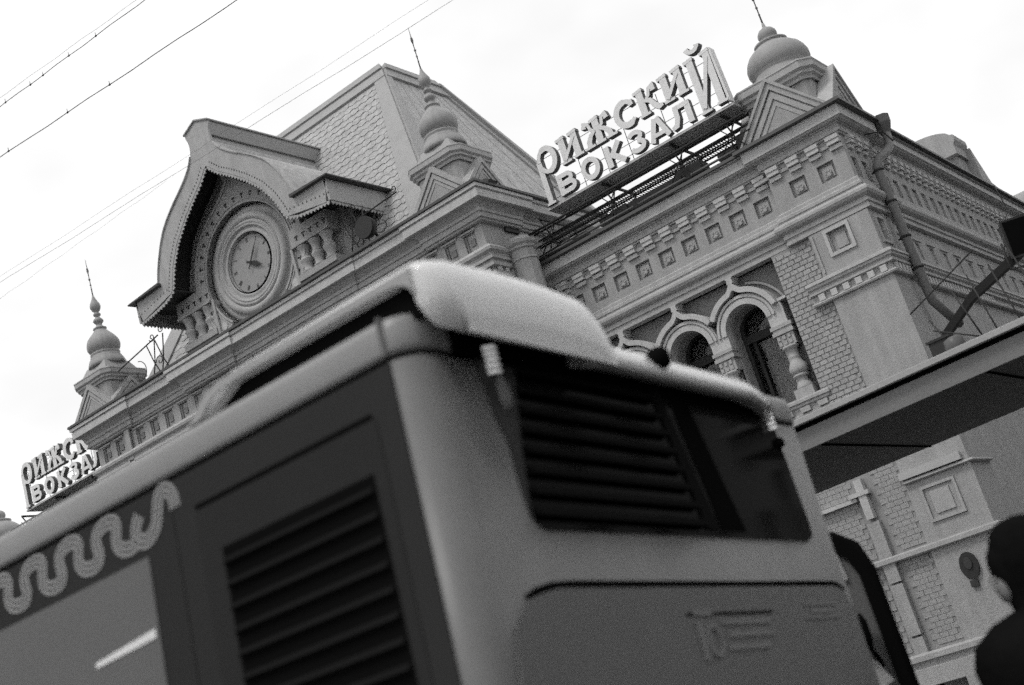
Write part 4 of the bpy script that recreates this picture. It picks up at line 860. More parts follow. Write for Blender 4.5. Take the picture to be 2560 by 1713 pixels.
def make_sign():
    s_ = root('roof_sign', (-8.74, 19.3, 9.36), 'two-line lettered sign above the right wing, between the middle and right domes', 'sign', 'lettered signs on the station roof')
    for grp in (L1, L2):
        for lt in grp:
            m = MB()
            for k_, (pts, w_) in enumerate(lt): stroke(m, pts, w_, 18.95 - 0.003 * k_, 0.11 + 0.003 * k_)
            part('letter', m, [LF, LS], s_)
    # rails carrying the letters
    m = MB()
    for z in (10.30, 10.50, 10.82, 11.08): m.tube([(-10.55, 19.09, z), (-6.95, 19.09, z)], 0.005, 6)
    for x in (-10.5, -9.85, -9.35, -8.85, -8.1, -7.65, -6.96): m.tube([(x, 19.10, 10.1), (x, 19.10, 11.05)], 0.007, 6)
    pieces('letter_rail', m, IR, s_)
    m = MB(); m.hexa([(-6.90, 18.95, 10.2), (-6.86, 18.95, 10.2), (-6.86, 19.12, 10.2), (-6.90, 19.12, 10.2), (-6.92, 18.95, 11.2), (-6.885, 18.95, 11.2), (-6.885, 19.12, 11.2), (-6.92, 19.12, 11.2)]); part('side_panel', m, LF, s_)
    # corrugated deck below the letters
    for i in range(8):
        m = MB(); y0 = 18.97 + 0.088 * i
        m.hexa([(-10.66, y0, 10.115), (-6.84, y0, 10.115), (-6.84, y0 + 0.082, 10.115), (-10.66, y0 + 0.082, 10.115), (-10.66, y0 + 0.02, 10.165), (-6.84, y0 + 0.02, 10.165), (-6.84, y0 + 0.062, 10.165), (-10.66, y0 + 0.062, 10.165)])
        m.box(-10.66, -6.84, y0 + 0.082, y0 + 0.088, 10.15, 10.16)
        part('deck_plank', m, DECK, s_)
    # gratings, beams and braces
    m = MB()
    n_ = 78
    for i in range(n_):
        x = -11.35 + i * 0.052; m.box(x, x + 0.010, 19.72, 20.12, 9.98, 9.992)
        if i > 2: m.box(x, x + 0.008, 19.22, 19.50, 9.80, 9.81)
    part('grating', m, IR, s_, kind='stuff')
    m = MB()
    for (y, z, r_) in ((19.70, 9.98, 0.02), (20.14, 9.98, 0.02), (19.20, 9.80, 0.018), (19.52, 9.80, 0.018), (18.98, 9.90, 0.022), (19.45, 10.05, 0.02), (19.0, 9.62, 0.014)): m.tube([(-11.4, y, z), (-6.75, y, z)], r_, 6)
    pieces('long_beam', m, IR, s_)
    m = MB()
    for x in (-10.9, -9.55, -8.15, -7.15):
        m.box(x, x + 0.035, 18.98, 20.15, 10.06, 10.10)
        m.tube([(x, 19.0, 10.08), (x + 0.1, 19.35, 9.38)], 0.016, 6); m.tube([(x, 19.45, 10.06), (x - 0.05, 19.05, 9.38)], 0.013, 6); m.tube([(x + 0.02, 20.1, 10.06), (x + 0.02, 20.1, 9.5)], 0.016, 6); m.tube([(x + 0.02, 19.1, 9.5), (x + 0.02, 20.1, 10.0)], 0.013, 6); m.tube([(x - 0.22, 19.05, 9.42), (x + 0.25, 19.1, 10.0)], 0.011, 6)
        m.tube([(x + 0.25, 19.05, 9.42), (x - 0.2, 19.1, 10.0)], 0.010, 6)
    pieces('brace', m, IR, s_)
    m = MB()
    for (a_, b_) in ((-11.3, -10.2), (-9.9, -9.35), (-9.3, -8.3), (-8.25, -7.75), (-7.5, -6.85)):
        rr = random.Random(int(a_ * 10)); m.box(a_, b_, 19.20, 19.34, 9.47, 9.55 + rr.uniform(0, 0.05))
    m.box(-8.28, -7.8, 19.16, 19.5, 9.46, 9.66); m.box(-9.62, -9.3, 19.16, 19.5, 9.46, 9.62); m.box(-7.1, -6.8, 19.16, 19.5, 9.46, 9.70)
    pieces('base_beam', m, IR, s_)
    m = MB()
    for (a_, b_) in ((-11.2, -10.4), (-10.3, -9.1), (-9.0, -8.05), (-7.95, -7.1)): m.tube([(a_, 19.0, 9.42), (b_, 19.0, 9.42)], 0.022, 8)
    pieces('edge_pipe', m, IG, s_)
    return s_
def copy_tree(o, parent=None):
    c = o.copy(); col.objects.link(c); c.parent = parent
    for ch in list(o.children): copy_tree(ch, c)
    return c
sg = make_sign()
s2 = copy_tree(sg); s2.location.x -= 15.88
s2['label'] = 'two-line lettered sign at the far left, partly hidden by the pavilion and the bus roof'

# ================================================================== entrance canopy
c0 = root('entrance_canopy', (-4.2, 13.5, 3.5), 'flat entrance canopy with grey front edge and dark underside in front of the station wall', 'canopy')
def cz_(x, b_=0.0): return 3.484 + 0.027 * (x + 4.48) + b_
def cbox(m, x0, x1, y0, y1, b0, b1, mm=0): m.hexa([(x0, y0, cz_(x0, b0)), (x1, y0, cz_(x1, b0)), (x1, y1, cz_(x1, b0)), (x0, y1, cz_(x0, b0)), (x0, y0, cz_(x0, b1)), (x1, y0, cz_(x1, b1)), (x1, y1, cz_(x1, b1)), (x0, y1, cz_(x0, b1))], mm)
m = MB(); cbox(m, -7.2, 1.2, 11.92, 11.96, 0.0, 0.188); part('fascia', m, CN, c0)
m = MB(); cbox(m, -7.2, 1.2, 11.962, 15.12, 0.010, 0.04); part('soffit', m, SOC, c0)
m = MB(); cbox(m, -7.2, 1.2, 11.944, 11.968, 0.189, 0.236); part('painted_shadow_line', m, BK, c0)  # black strip, paints in the shadow line under the roof edge
m = MB(); m2_ = [(11.84, 0.237), (11.856, 0.228), (11.888, 0.232), (11.92, 0.237), (15.12, 0.24), (15.12, 0.288), (12.08, 0.288), (11.888, 0.30), (11.848, 0.288)]
m.prism(m2_, lambda u, v, t: (t, u, cz_(t, v)), -7.2, 1.2); part('roof_edge', m, CNT, c0)
for x in (-6.4, -4.72, -3.04, -1.36, 0.32):
    m = MB(); cbox(m, x, x + 0.024, 12.0, 15.08, -0.004, 0.0098); part('soffit_joint', m, BK, c0)
for x in (-6.9, 0.96):
    m = MB(); m.tube([(x, 12.24, 0), (x, 12.24, 3.45)], 0.06, 12); part('post', m, IG, c0)
# things standing on the canopy
m = MB(); m.box(-3.92, -3.694, 13.729, 13.932, 3.74, 4.297); m.box(-3.937, -3.677, 13.713, 13.948, 4.297, 4.322); ub = solo('equipment_cabinet', m, mat('cabinet_dark', 0.04, grain=0.2), 'dark metal cabinet standing on the canopy beside the corner wall', 'cabinet')
m = MB(); m.lathe([(0.0, 4.046), (0.105, 4.046), (0.112, 4.143), (0.105, 4.216), (0.056, 4.241), (0.0, 4.245)], -3.613, 13.568, 20); m.tube([(-3.613, 13.568, 3.76), (-3.613, 13.568, 4.062)], 0.03, 8); solo('roof_vent', m, mat('vent_grey', 0.10, rough=0.4), 'rounded grey vent with a pale lid in front of the dark cabinet', 'vent')
sf = root('steel_truss', (-2.835, 14.013, 3.77), 'dark sloping steel beam with thin rods above the right end of the canopy', 'truss')
m = MB(); P_ = [(-3.823, 14.013, 4.37), (-3.402, 14.013, 4.646), (-2.592, 14.013, 4.937), (-1.458, 14.013, 5.286)]
for q0, q1 in zip(P_, P_[1:]): m.hexa([(q0[0], q0[1], q0[2] - 0.05), (q1[0], q1[1], q1[2] - 0.05), (q1[0], q1[1] + 0.1, q1[2] - 0.05), (q0[0], q0[1] + 0.1, q0[2] - 0.05), (q0[0], q0[1], q0[2] + 0.04), (q1[0], q1[1], q1[2] + 0.04), (q1[0], q1[1] + 0.1, q1[2] + 0.04), (q0[0], q0[1] + 0.1, q0[2] + 0.04)])
part('beam', m, mat('truss_dark', 0.02, grain=0.2), sf)
for (a_, b_) in [((-3.848, 13.851, 4.556), (-3.605, 13.851, 3.827)), ((-3.848, 13.851, 4.435), (-3.362, 13.851, 4.152)), ((-4.01, 13.851, 4.694), (-3.159, 13.851, 5.051)), ((-3.523, 13.851, 4.759), (-3.402, 13.851, 4.192)), ((-3.321, 13.851, 4.84), (-3.2, 13.851, 3.868)), ((-3.078, 13.851, 4.84), (-2.957, 13.851, 3.868)), ((-2.835, 13.851, 4.921), (-2.673, 13.851, 3.868))]:
    m = MB(); m.tube([a_, b_], 0.009, 6); part('rod', m, IR, sf)
def flood(x, y, z, rz, lab, g=0.81):
    m = MB(); c_, s_ = math.cos(rz), math.sin(rz)
    def T(u, v, w_): return (x + g * (u * c_ - v * s_), y + g * (u * s_ + v * c_), z + g * w_)
    f_ = root('floodlight', (x, y, z), lab, 'floodlight', 'floodlights above the canopy')
    m.hexa([T(-0.17, -0.10, -0.26), T(0.17, -0.10, -0.26), T(0.14, 0.10, -0.20), T(-0.14, 0.10, -0.20), T(-0.17, -0.16, 0.24), T(0.17, -0.16, 0.24), T(0.14, 0.08, 0.20), T(-0.14, 0.08, 0.20)]); part('housing', m, FB, f_)
    m = MB(); m.hexa([T(-0.14, -0.112, -0.23), T(0.14, -0.112, -0.23), T(0.14, -0.102, -0.23), T(-0.14, -0.102, -0.23), T(-0.14, -0.172, 0.21), T(0.14, -0.172, 0.21), T(0.14, -0.162, 0.21), T(-0.14, -0.162, 0.21)]); part('lens', m, BK, f_)
    m = MB(); m.tube([T(-0.2, 0, 0), T(-0.2, 0.05, -0.35), T(0.2, 0.05, -0.35), T(0.2, 0, 0)], 0.011, 6); part('bracket', m, IR, f_)
FB = mat('flood_body', 0.035, rough=0.5)
flood(-2.754, 14.013, 5.002, R(28), 'dark box floodlight on the beam nearest the station wall')
flood(-2.414, 13.932, 4.986, R(60), 'dark floodlight at the right edge of the picture above the canopy')

# ================================================================== bus
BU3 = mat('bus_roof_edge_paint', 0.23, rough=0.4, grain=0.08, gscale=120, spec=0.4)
BUSR = Euler((R(-4.5), 0, 0))
bus = root('city_bus', (0, 2.2, 0), 'city bus seen from behind, pale roof and louvred dark rear window, blurred in the foreground', 'bus', rot=BUSR, local=True)
XR, YS, YF = -2.2, 0.5, 3.05
XL = -13.8
# plan outline with rounded corners
def plan(inset=0.0, r=0.11):
    x0, x1, y0, y1 = XL + inset, XR - inset, YS + inset, YF - inset; o = []
    for (cx, cy, a0) in ((x1 - r, y0 + r, -90), (x1 - r, y1 - r, 0), (x0 + r, y1 - r, 90), (x0 + r, y0 + r, 180)):
        for i in range(7): a_ = R(a0 + 15 * i); o.append((cx + r * math.cos(a_), cy + r * math.sin(a_)))
    return o
def loft(m, rings, mm=0, sm=True, cap0=True, cap1=True):     # rings: list of lists of 3D points
    k = len(m.v); n = len(rings[0])
    for r_ in rings: m.v += [tuple(p_) for p_ in r_]
    for j in range(len(rings) - 1):
        for i in range(n):
            i2 = (i + 1) % n; m.f.append((k + j * n + i, k + j * n + i2, k + (j + 1) * n + i2, k + (j + 1) * n + i)); m.m.append(mm); m.sm.append(sm)
    if cap0: m.f.append(tuple(k + i for i in reversed(range(n)))); m.m.append(mm); m.sm.append(False)
    if cap1: m.f.append(tuple(k + (len(rings) - 1) * n + i for i in range(n))); m.m.append(mm); m.sm.append(False)
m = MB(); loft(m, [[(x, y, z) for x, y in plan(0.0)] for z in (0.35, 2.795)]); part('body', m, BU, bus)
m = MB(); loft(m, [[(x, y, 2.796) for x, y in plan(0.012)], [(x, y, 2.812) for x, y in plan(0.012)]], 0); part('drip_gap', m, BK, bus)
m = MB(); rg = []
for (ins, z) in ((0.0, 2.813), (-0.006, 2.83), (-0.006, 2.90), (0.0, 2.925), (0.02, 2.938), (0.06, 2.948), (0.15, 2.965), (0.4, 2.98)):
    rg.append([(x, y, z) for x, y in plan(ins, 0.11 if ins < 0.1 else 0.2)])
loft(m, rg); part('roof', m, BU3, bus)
m = MB(); m.box(XR + 0.007, XR + 0.011, 0.67, 2.78, 2.80, 2.886); part('painted_recess_shade', m, BK, bus)  # flat black sheet, the shade of a recess put into its colour
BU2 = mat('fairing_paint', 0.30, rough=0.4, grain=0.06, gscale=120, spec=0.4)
# roof fairing: an outer shell with a long black slot in its side
fo = [(-3.20, 2.945), (-3.165, 2.965), (-3.13, 3.0), (-3.09, 3.022), (-3.03, 3.038), (-2.9, 3.042), (-2.3, 3.042), (-2.24, 3.042), (-2.20, 3.042), (-2.175, 3.042), (-2.165, 3.042), (-2.16, 3.042)]
fi = [(-3.145, 2.945), (-3.125, 2.953), (-3.10, 2.972), (-3.07, 2.992), (-3.02, 3.007), (-2.9, 3.012), (-2.3, 3.014), (-2.25, 3.013), (-2.22, 3.008), (-2.195, 2.998), (-2.175, 2.98), (-2.165, 2.955)]
m = MB(); m.strip(fo, fi, FY(0.515), 0, 0.05, sm=True); part('fairing_rail', m, BU2, bus)
m = MB(); m.box(-3.14, -2.165, 0.55, 0.565, 2.90, 3.03); part('fairing_slot', m, BK, bus)
m = MB()
def podsec(x, zt, y1, zs, zb, y0=0.516):
    o = [(x, y0 + 0.004, zb), (x, y0 + 0.002, zs)]
    for i in range(1, 8):
        a_ = R(i * 90 / 8); o.append((x, y0 + 0.16 * (1 - math.cos(a_)), zs + (zt - zs) * math.sin(a_)))
    for i in range(0, 10):
        t_ = i / 9; o.append((x, y0 + 0.18 + (y1 - 0.14 - y0 - 0.18) * t_, zt + 0.012 * math.sin(math.pi * t_)))
    for i in range(1, 8):
        a_ = i * math.pi / 2 / 7; o.append((x, y1 - 0.14 + 0.14 * math.sin(a_), zb + (zt - zb) * math.cos(a_)))
    return o
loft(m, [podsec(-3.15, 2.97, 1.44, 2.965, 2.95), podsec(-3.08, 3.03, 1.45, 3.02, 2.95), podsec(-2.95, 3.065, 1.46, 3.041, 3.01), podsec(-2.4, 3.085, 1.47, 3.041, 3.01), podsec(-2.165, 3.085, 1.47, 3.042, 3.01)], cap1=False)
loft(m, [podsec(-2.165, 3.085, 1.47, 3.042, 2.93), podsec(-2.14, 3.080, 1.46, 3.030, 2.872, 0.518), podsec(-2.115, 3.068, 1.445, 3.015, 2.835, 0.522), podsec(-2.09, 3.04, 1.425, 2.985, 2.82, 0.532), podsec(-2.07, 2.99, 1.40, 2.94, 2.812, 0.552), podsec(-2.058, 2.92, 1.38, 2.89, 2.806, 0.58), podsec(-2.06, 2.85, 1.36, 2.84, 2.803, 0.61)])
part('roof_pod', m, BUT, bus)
m = MB(); m.box(-2.306, -2.290, 0.489, 0.51, 2.815, 2.935); part('roof_seam', m, mat('seam_grey', 0.12), bus)
# rear lip of the roof
m = MB(); rl = [(-2.45, 2.980), (-2.27, 2.978), (-2.18, 2.955), (-2.12, 2.915), (-2.09, 2.865), (-2.085, 2.835), (-2.095, 2.822), (-2.13, 2.825), (-2.20, 2.86), (-2.45, 2.86)]
k_ = []
for (y, sx, dz) in ((1.28, -0.02, -0.004), (1.38, 0.0, 0.0), (2.42, 0.0, 0.0), (2.58, -0.02, -0.012), (2.66, -0.07, -0.04)): k_.append([(u + sx, y, v + dz) for u, v in rl])
loft(m, k_); part('rear_lip', m, BUT, bus)
m = MB(); m.box(XR - 0.02, XR + 0.0035, 0.90, 2.80, 2.80, 2.881); m.box(XR - 0.02, XR + 0.0034, 0.66, 0.90, 2.855, 2.881); part('painted_lip_shade', m, BK, bus)  # flush black panels painting in the shade below the roof lip
# rear window
m = MB(); rw = [(0.925, 2.845), (0.972, 2.79), (0.905, 2.53), (0.872, 2.33), (0.885, 2.285), (0.93, 2.268), (2.72, 2.282), (2.775, 2.30), (2.785, 2.35), (2.74, 2.845)]
m.prism(rw, lambda u, v, t: (XR + t, u, v), -0.002, 0.0062); win = part('rear_window', m, GLS, bus)
m = MB(); m.prism([(0.70, 2.884), (0.715, 2.865), (0.765, 2.857), (0.79, 2.737), (0.81, 2.623), (0.845, 2.546), (0.852, 2.377), (0.868, 2.30), (0.93, 2.29), (1.0, 2.80), (1.0, 2.884)], lambda u, v, t: (XR + t, u, v), -0.004, 0.0055); part('window_trim', m, mat('window_trim', 0.05, rough=0.5, spec=0.05), bus)
m = MB(); m.prism([(1.775, 2.835), (1.83, 2.835), (1.99, 2.30), (1.90, 2.30)], lambda u, v, t: (XR + t, u, v), 0.0065, 0.014); part('window_bar', m, mat('window_bar', 0.012, rough=0.6, spec=0.0), win)
m = MB(); m.prism([(1.90, 2.84), (2.02, 2.84), (2.20, 2.30), (2.02, 2.30)], lambda u, v, t: (XR + t, u, v), 0.0065, 0.010); part('window_bar', m, BK, win)
RSL = mat('rear_slat', 0.010, rough=0.7, grain=0.05, spec=0.0)
for i in range(8):
    z = 2.80 - 0.0665 * i; m = MB(); a_ = 0.965 - 0.012 * i; b_ = 1.775 + 0.017 * i
    m.hexa([(XR + 0.007, a_, z - 0.022), (XR + 0.007, b_, z - 0.022), (XR + 0.007, b_, z), (XR + 0.007, a_, z), (XR + 0.034, a_, z - 0.030), (XR + 0.034, b_, z - 0.030), (XR + 0.018, b_, z - 0.002), (XR + 0.018, a_, z - 0.002)])
    part('louvre_slat', m, RSL, win)
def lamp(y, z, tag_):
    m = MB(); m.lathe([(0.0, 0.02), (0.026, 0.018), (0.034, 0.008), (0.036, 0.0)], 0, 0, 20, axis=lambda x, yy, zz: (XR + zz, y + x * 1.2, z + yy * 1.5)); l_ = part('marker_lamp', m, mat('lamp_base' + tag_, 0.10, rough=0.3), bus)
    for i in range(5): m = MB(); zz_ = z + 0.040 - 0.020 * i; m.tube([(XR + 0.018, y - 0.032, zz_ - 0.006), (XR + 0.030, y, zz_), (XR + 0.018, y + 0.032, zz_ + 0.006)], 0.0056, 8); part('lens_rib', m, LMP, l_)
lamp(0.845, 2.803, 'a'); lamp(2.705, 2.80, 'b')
m = MB(); m.lathe([(0.0, 0.03), (0.018, 0.026), (0.028, 0.012), (0.030, 0.0)], 0, 0, 16, axis=lambda x, yy, zz: (XR + zz, 0.878 + x, 2.70 + yy * 2.2)); part('lamp_housing', m, BUR, bus)
m = MB(); m.lathe([(0.0, 2.935), (0.03, 2.932), (0.042, 2.915), (0.045, 2.89), (0.035, 2.865), (0.0, 2.86)], -2.095, 1.735, 18); part('rear_camera', m, BK, bus)
m = MB(); m.lathe([(0.0, 0.03), (0.02, 0.026), (0.026, 0.0)], 0, 0, 14, axis=lambda x, yy, zz: (XR + zz, 2.735 + x, 2.70 + yy)); part('side_lamp', m, BK, bus)
# engine hatch
def hatch(m, o, w_, x0, x1):
    P = [Vector(p_) for p_ in o]; A = []; Bq = []
    for i, p_ in enumerate(P):
        d = (P[min(i + 1, len(P) - 1)] - P[max(i - 1, 0)]).normalized(); nn = Vector((-d.y, d.x)); ww = w_[i] if isinstance(w_, list) else w_; A.append(tuple(p_ + nn * ww / 2)); Bq.append(tuple(p_ - nn * ww / 2))
    m.strip(A, Bq, lambda u, v, t: (t, u, v), x0, x1)
m = MB(); hatch(m, [(0.745, 2.062), (0.80, 2.082), (0.88, 2.098), (1.0, 2.103), (2.0, 2.103), (2.82, 2.106), (2.88, 2.10), (2.93, 2.08)], [0.020, 0.022, 0.022, 0.022, 0.020, 0.019, 0.016, 0.006], XR - 0.001, XR + 0.004); part('hatch_groove', m, BK, bus)
m = MB(); m.prism([(0.60, 0.9), (0.60, 1.75), (0.66, 1.98), (0.745, 2.055), (0.80, 2.070), (0.9, 2.088), (2.80, 2.092), (2.90, 2.06), (2.94, 1.98), (2.94, 0.9)], lambda u, v, t: (XR + t, u, v), -0.002, 0.012); ht = part('engine_hatch', m, BUR, bus)
m = MB(); hatch(m, el(1.72, 1.905, 0.045, 0.05, 0, 360, 24), 0.018, XR + 0.013, XR + 0.018)
m.box(XR + 0.013, XR + 0.017, 1.62, 1.66, 1.84, 1.97)
for k_, (a_, b_, z) in enumerate(((1.80, 2.16, 1.955), (1.82, 2.16, 1.912), (1.80, 2.10, 1.868), (1.62, 1.75, 1.99))): m.box(XR + 0.013, XR + 0.017, a_, b_, z, z + 0.018)
part('emblem', m, mat('emblem_metal', 0.20, rough=0.4), ht)
m = MB(); m.box(XR + 0.013, XR + 0.016, 2.48, 2.76, 2.014, 2.028); m.box(XR + 0.013, XR + 0.016, 2.46, 2.76, 1.962, 1.976); m.box(XR + 0.013, XR + 0.0155, 2.52, 2.72, 1.985, 2.003); part('lettering', m, mat('lettering', 0.21), ht)
m = MB(); m.box(XR + 0.013, XR + 0.016, 1.58, 2.20, 1.992, 2.0); part('badge_line', m, BK, ht)
# side: dark window band, wave decal, service door with louvres
YO = YS - 0.004
m = MB(); m.box(-13.0, -3.315, YO, YS + 0.01, 1.55, 2.793); part('side_window', m, BW1, bus)
m = MB(); m.box(-13.0, -3.46, YO - 0.0035, YO - 0.0005, 1.60, 2.588); part('window_film', m, BW2, bus)
m = MB(); m.box(-3.310, -2.295, YO, YS + 0.01, 0.8, 2.793); sdr = part('side_panel', m, mat('service_panel', 0.032, rough=0.6, var=0.08, grain=0.08, spec=0.02), bus)
m = MB(); m.box(-3.205, -2.385, YO - 0.003, YO - 0.0005, 0.9, 2.655); dr = part('service_door', m, mat('service_door', 0.028, rough=0.6, var=0.08, grain=0.08, spec=0.02), bus)
m = MB(); m.box(-3.20, -2.40, YO - 0.0035, YO - 0.0002, 2.6555, 2.674); part('door_gap', m, BK, dr)
m = MB(); m.box(-3.105, -2.435, YO - 0.0045, YO - 0.0035, 1.0, 2.503); part('louvre_opening', m, BK, dr)
SLM = mat('side_slat', 0.012, rough=0.6, grain=0.05, spec=0.0)
k = MB(); k.hexa([(-0.325, -0.006, -0.012), (0.325, -0.006, -0.012), (0.325, 0, -0.006), (-0.325, 0, -0.006), (-0.325, -0.018, -0.004), (0.325, -0.018, -0.004), (0.325, 0, 0.016), (-0.325, 0, 0.016)]); SL = k.mesh('louvre_slat', SLM, Vector((0, 0, 0)))
for i in range(19): inst('louvre_slat', SL, (-2.77, YO - 0.0046, 2.452 - 0.0725 * i), dr)
m = MB()
pk = [(-3.295, 2.700), (-3.300, 2.745), (-3.330, 2.775), (-3.365, 2.765), (-3.385, 2.715), (-3.400, 2.675), (-3.440, 2.645), (-3.480, 2.645), (-3.505, 2.672), (-3.500, 2.705), (-3.478, 2.735)]
def wave(pts, m):
    sm_ = smooth(pts, 6 if len(pts) < 20 else 2)
    for off in (-0.0195, 0.0, 0.0195):
        P = [Vector(p_) for p_ in sm_]; Q = []
        for i, p_ in enumerate(P):
            d = (P[min(i + 1, len(P) - 1)] - P[max(i - 1, 0)]).normalized(); Q.append(p_ + Vector((-d.y, d.x)) * off)
        A = []; Bq = []
        for i, p_ in enumerate(Q):
            d = (Q[min(i + 1, len(Q) - 1)] - Q[max(i - 1, 0)]).normalized(); nn = Vector((-d.y, d.x)); A.append(tuple(p_ + nn * 0.0062)); Bq.append(tuple(p_ - nn * 0.0062))
        m.strip(A, Bq, FY(YO - 0.003), 0, 0.0025)
wave(pk, m)
pts = []
for i in range(0, 14 * 12 + 1):
    ph = i / 12.0; xw = -3.533 - 0.2155 * ph; th = 2 * math.pi * ph - 0.6
    pts.append((xw - 0.026 * math.sin(2 * th), 2.706 - 0.062 * math.cos(th + 0.15)))
wave(pts, m); part('wave_decal', m, WV, bus)
m = MB(); m.hexa([(-3.80, YO - 0.0065, 2.308), (-3.475, YO - 0.0065, 2.322), (-3.475, YO - 0.004, 2.322), (-3.80, YO - 0.004, 2.308), (-3.80, YO - 0.0065, 2.326), (-3.475, YO - 0.0065, 2.352), (-3.475, YO - 0.004, 2.352), (-3.80, YO - 0.004, 2.326)]); part('painted_reflection', m, mat('painted_reflection', 0.7), bus)  # bright lamp reflection in the side glass, painted as a thin strip
# parts below the frame
m = MB()
for x in (-4.9, -11.2): 
    for y in (0.56, 2.72): m.lathe([(0.30, 0), (0.47, 0.01), (0.48, 0.06), (0.48, 0.22), (0.47, 0.27), (0.30, 0.28)], 0, 0, 32, axis=lambda a_, b_, c_, x=x, y=y: (x + a_, y + c_, 0.46 + b_))
pieces('wheel', m, RUB, bus)
m = MB(); m.box(XR - 0.05, XR + 0.06, 0.55, 3.0, 0.35, 0.72); part('bumper', m, BUR, bus)
m = MB(); m.box(XR + 0.001, XR + 0.02, 0.6, 0.75, 0.8, 1.35); m.box(XR + 0.001, XR + 0.02, 2.80, 2.95, 0.8, 1.35); pieces('tail_lamp', m, BUR, bus)

# ================================================================== upright street cabinet just beyond the bus
van = root('street_cabinet', (-3.0, 6.4, 0), 'tall grey street cabinet with rounded top and thick black edge beyond the bus', 'cabinet')
m = MB(); o = [(-3.6, 0.0), (-2.53, 0.0), (-2.53, 1.95), (-2.58, 2.08), (-2.70, 2.17), (-2.9, 2.20), (-3.6, 2.20)]
m.prism(o, FY(6.34), 0, 0.05); part('body', m, BU, van)
m = MB(); eo = [(-2.470, 0.02), (-2.470, 1.95), (-2.51, 2.09), (-2.62, 2.18), (-2.80, 2.215)]; ei = [(-2.535, 0.02), (-2.535, 1.93), (-2.57, 2.03), (-2.67, 2.13), (-2.82, 2.20)]
m.strip(eo, ei, FY(6.32), 0, 0.075, sm=True); part('edge_seal', m, BK, van)
m = MB(); m.box(-2.72, -2.64, 6.32, 6.339, 0.5, 1.88); part('side_post', m, BK, van)
m = MB(); m.prism([(-2.68, 1.93), (-2.60, 1.93), (-2.61, 2.08), (-2.655, 2.08)], FY(6.325), 0, 0.014); part('reflector', m, mat('van_reflector', 0.35), van)
m = MB(); m.lathe([(0, 1.60), (0.035, 1.60), (0.045, 1.64), (0.045, 1.72), (0.03, 1.76), (0, 1.76)], -2.60, 6.25, 12); m.tube([(-2.60, 6.25, 1.68), (-2.59, 6.34, 1.5)], 0.015, 6); part('handle', m, BK, van)
m = MB(); m.prism([(-2.66, 1.57), (-2.60, 1.53), (-2.545, 1.42), (-2.60, 1.40), (-2.65, 1.48)], FY(6.28), 0, 0.03); part('sticker', m, mat('pale_sticker', 0.4), van)
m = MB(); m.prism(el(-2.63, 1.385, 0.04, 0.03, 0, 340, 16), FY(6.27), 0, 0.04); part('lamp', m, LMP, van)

# ================================================================== person at the right edge
def skin_obj(name, verts, edges, radii, m_, parent=None, sub=2, **kw):
    me = bpy.data.meshes.new(name); me.from_pydata(verts, edges, []); o = bpy.data.objects.new(name, me); col.objects.link(o)
    md = o.modifiers.new('skin', 'SKIN'); me.skin_vertices
    for i, r_ in enumerate(radii): me.skin_vertices[0].data[i].radius = r_ if isinstance(r_, tuple) else (r_, r_)
    me.skin_vertices[0].data[0].use_root = True; md.use_smooth_shade = True
    s_ = o.modifiers.new('sub', 'SUBSURF'); s_.levels = sub; s_.render_levels = sub
    me.materials.append(m_)
    if parent: o.parent = parent
    for a_, b_ in kw.items(): o[a_] = b_
    return o
PXc, PYc = -1.33, 4.75
per = bpy.data.objects.new('person', None); col.objects.link(per); per.location = (PXc, PYc, 0); per.rotation_euler = (0, 0, R(-62))
per['label'] = 'person in a dark hooded coat at the right edge, seen as a blurred silhouette'; per['category'] = 'person'; OFF['person'] = Vector((0, 0, 0))
V = [(0, 0, 0.95), (0, 0, 1.12), (0, 0, 1.32), (0, 0, 1.46), (0, -0.01, 1.55), (0, -0.02, 1.64), (0, -0.03, 1.74), (0, -0.01, 1.80),
     (-0.19, 0, 1.43), (-0.26, 0.02, 1.18), (-0.25, -0.10, 0.98), (-0.20, -0.2, 0.98), (0.19, 0, 1.43), (0.26, 0.02, 1.18), (0.25, -0.10, 0.98), (0.20, -0.2, 0.98),
     (-0.10, 0, 0.88), (-0.11, 0, 0.50), (-0.11, 0.02, 0.10), (-0.11, -0.12, 0.05), (0.10, 0, 0.88), (0.11, 0, 0.50), (0.11, 0.02, 0.10), (0.11, -0.12, 0.05)]
E_ = [(0, 1), (1, 2), (2, 3), (3, 4), (4, 5), (5, 6), (6, 7), (3, 8), (8, 9), (9, 10), (10, 11), (3, 12), (12, 13), (13, 14), (14, 15), (0, 16), (16, 17), (17, 18), (18, 19), (0, 20), (20, 21), (21, 22), (22, 23)]
RR = [(0.19, 0.14), (0.18, 0.13), (0.20, 0.14), (0.15, 0.11), (0.065, 0.07), (0.085, 0.10), (0.09, 0.11), (0.07, 0.09), 0.075, 0.06, 0.045, 0.035, 0.075, 0.06, 0.045, 0.035, 0.10, 0.075, 0.05, 0.045, 0.10, 0.075, 0.05, 0.045]
skin_obj('body', V, E_, RR, CO, per)
def pl(name, m, mt): o = bpy.data.objects.new(name, m.mesh(name, mt, Vector((0, 0, 0)))); col.objects.link(o); o.parent = per; return o
m = MB(); m.lathe([(0.0, 1.875), (0.06, 1.865), (0.095, 1.84), (0.118, 1.79), (0.122, 1.72), (0.112, 1.66), (0.10, 1.60), (0.11, 1.55), (0.16, 1.50), (0.21, 1.44)], 0, 0.02, 24); pl('hood', m, CO)
m = MB(); m.lathe([(0, -0.062), (0.035, -0.055), (0.056, -0.03), (0.062, 0.0), (0.055, 0.035), (0.035, 0.06), (0, 0.065)], 0, 0, 20, axis=lambda x, y, z: (x * 0.8, -0.088 + y * 0.6, 1.66 + z * 1.0)); pl('face', m, SKN)
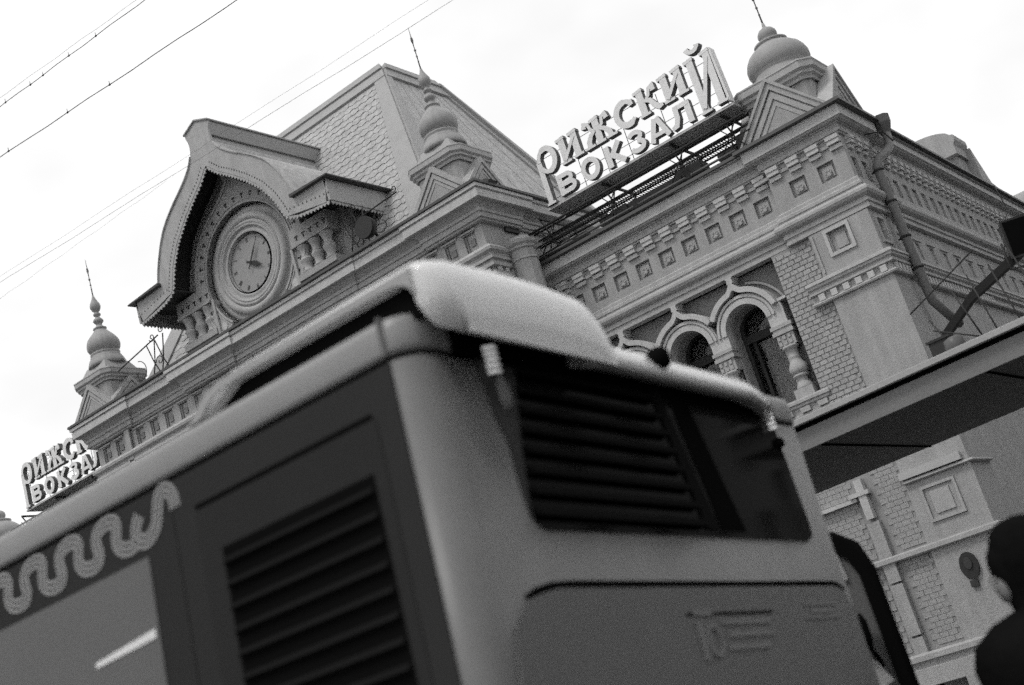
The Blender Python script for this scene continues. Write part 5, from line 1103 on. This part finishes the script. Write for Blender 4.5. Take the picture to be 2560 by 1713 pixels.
m = MB(); m.prism([(-0.012, 1.655), (0.012, 1.655), (0.006, 1.70), (-0.006, 1.70)], lambda u, v, t: (u, -0.112 - t, v), 0, 0.02); pl('nose', m, SKN)
m = MB()
for s_ in (-1, 1): m.lathe([(0, -0.009), (0.009, 0), (0, 0.009)], s_ * 0.026, -0.128, 10, axis=lambda x, y, z, s_=s_: (s_ * 0.026 + x, -0.116 + y * 0.5, 1.68 + z))
pl('eyes', m, BK)
m = MB(); m.box(-0.02, 0.02, -0.118, -0.108, 1.632, 1.638); pl('mouth', m, IR)
m = MB(); m.lathe([(0.25, 0.62), (0.255, 0.66), (0.23, 0.95), (0.25, 1.15), (0.28, 1.32), (0.285, 1.42), (0.26, 1.49), (0.18, 1.545), (0.10, 1.57), (0.0, 1.58)], 0, 0.0, 28); pl('coat', m, CO)

# ================================================================== building across the side street (reflected in the rear glass of the bus)
ob = root('opposite_building', (19, 30, 0), 'grey building across the side street, reflected in the rear glass of the bus', 'building')
OW = mat('opposite_wall', 0.30, grain=0.2)
m = MB(); hl = [(y, y + 1.6, z, z + 2.2) for y in range(2, 62, 4) for z in (1.4, 5.2, 9.0)]
m.wall(-2, 66, 0, 14.5, hl, lambda u, v, t: (17.0 + t, u, v), 0.3, 0, 1); m.box(17.4, 26, -2, 66, 0, 14.5); part('facade', m, [OW, WG], ob)
m = MB(); m.sweep([(17.0, 66), (17.0, -2)], [(-0.1, 14.5), (0.6, 14.5), (0.6, 14.2), (0.2, 13.9), (-0.1, 13.9)]); m.box(16.9, 17.02, -2, 66, 4.3, 4.6); part('cornice', m, OW, ob)

# ================================================================== overhead wires
def wire(pts, r, lab, drops=(), ref=None):
    m = MB(); n_ = 24; P0, P1 = Vector(pts[0]), Vector(pts[-1]); path = []
    for i in range(n_ + 1):
        t_ = i / n_; p_ = P0.lerp(P1, t_); p_.z += -pts_sag * 4 * t_ * (1 - t_) + 0.008 * math.sin(i * 1.7 + P0.z * 9); path.append(p_)
    m.tube(path, r, 6); o = solo('overhead_wire', m, IG, lab, 'wire', 'trolley and cable wires crossing the sky'); OFF[o.name] = Vector((0, 0, 0))
    for t_ in drops:
        m = MB(); p_ = path[int(t_ * n_)]; m.tube([(p_.x, p_.y, p_.z - 0.02), (p_.x, p_.y, p_.z + 0.06)], r * 0.7, 6); m.box(p_.x - 0.018, p_.x + 0.018, p_.y - 0.008, p_.y + 0.008, p_.z - 0.009, p_.z + 0.009); part('clamp', m, IR, o)
    return o
def ext(a_, b_, y, lo=-2.0, hi=3.0):
    d = ((b_[0] - a_[0]), (b_[1] - a_[1])); return [(a_[0] + d[0] * lo, y, a_[1] + d[1] * lo), (a_[0] + d[0] * hi, y, a_[1] + d[1] * hi)]
pts_sag = 0.0
wire(ext((-15.54, 13.25), (-11.94, 12.99), 12, -0.6, 1.6), 0.0055, 'upper trolley wire with clamps at the top left of the sky', drops=(0.33, 0.38, 0.45, 0.52, 0.60))
wire(ext((-15.50, 13.39), (-13.04, 13.17), 12, -0.6, 2.6), 0.0022, 'thin wire running just above the clamped top left wire')
wire(ext((-15.78, 12.47), (-10.27, 11.95), 12, -0.6, 1.6), 0.0065, 'thick dark wire with joints below the clamped wire', drops=(0.30, 0.42, 0.52))
wire(ext((-16.35, 10.66), (-7.8, 10.17), 12, -0.5, 1.6), 0.0014, 'faint wire crossing the ridge of the clock gable')
wire(ext((-16.37, 10.57), (-7.06, 9.94), 12, -0.5, 1.6), 0.0024, 'darker wire crossing the clock gable under the faint one')
wire(ext((-16.44, 10.33), (-12.36, 10.27), 12, -0.5, 1.0), 0.0012, 'lowest faint wire ending at the clock gable')
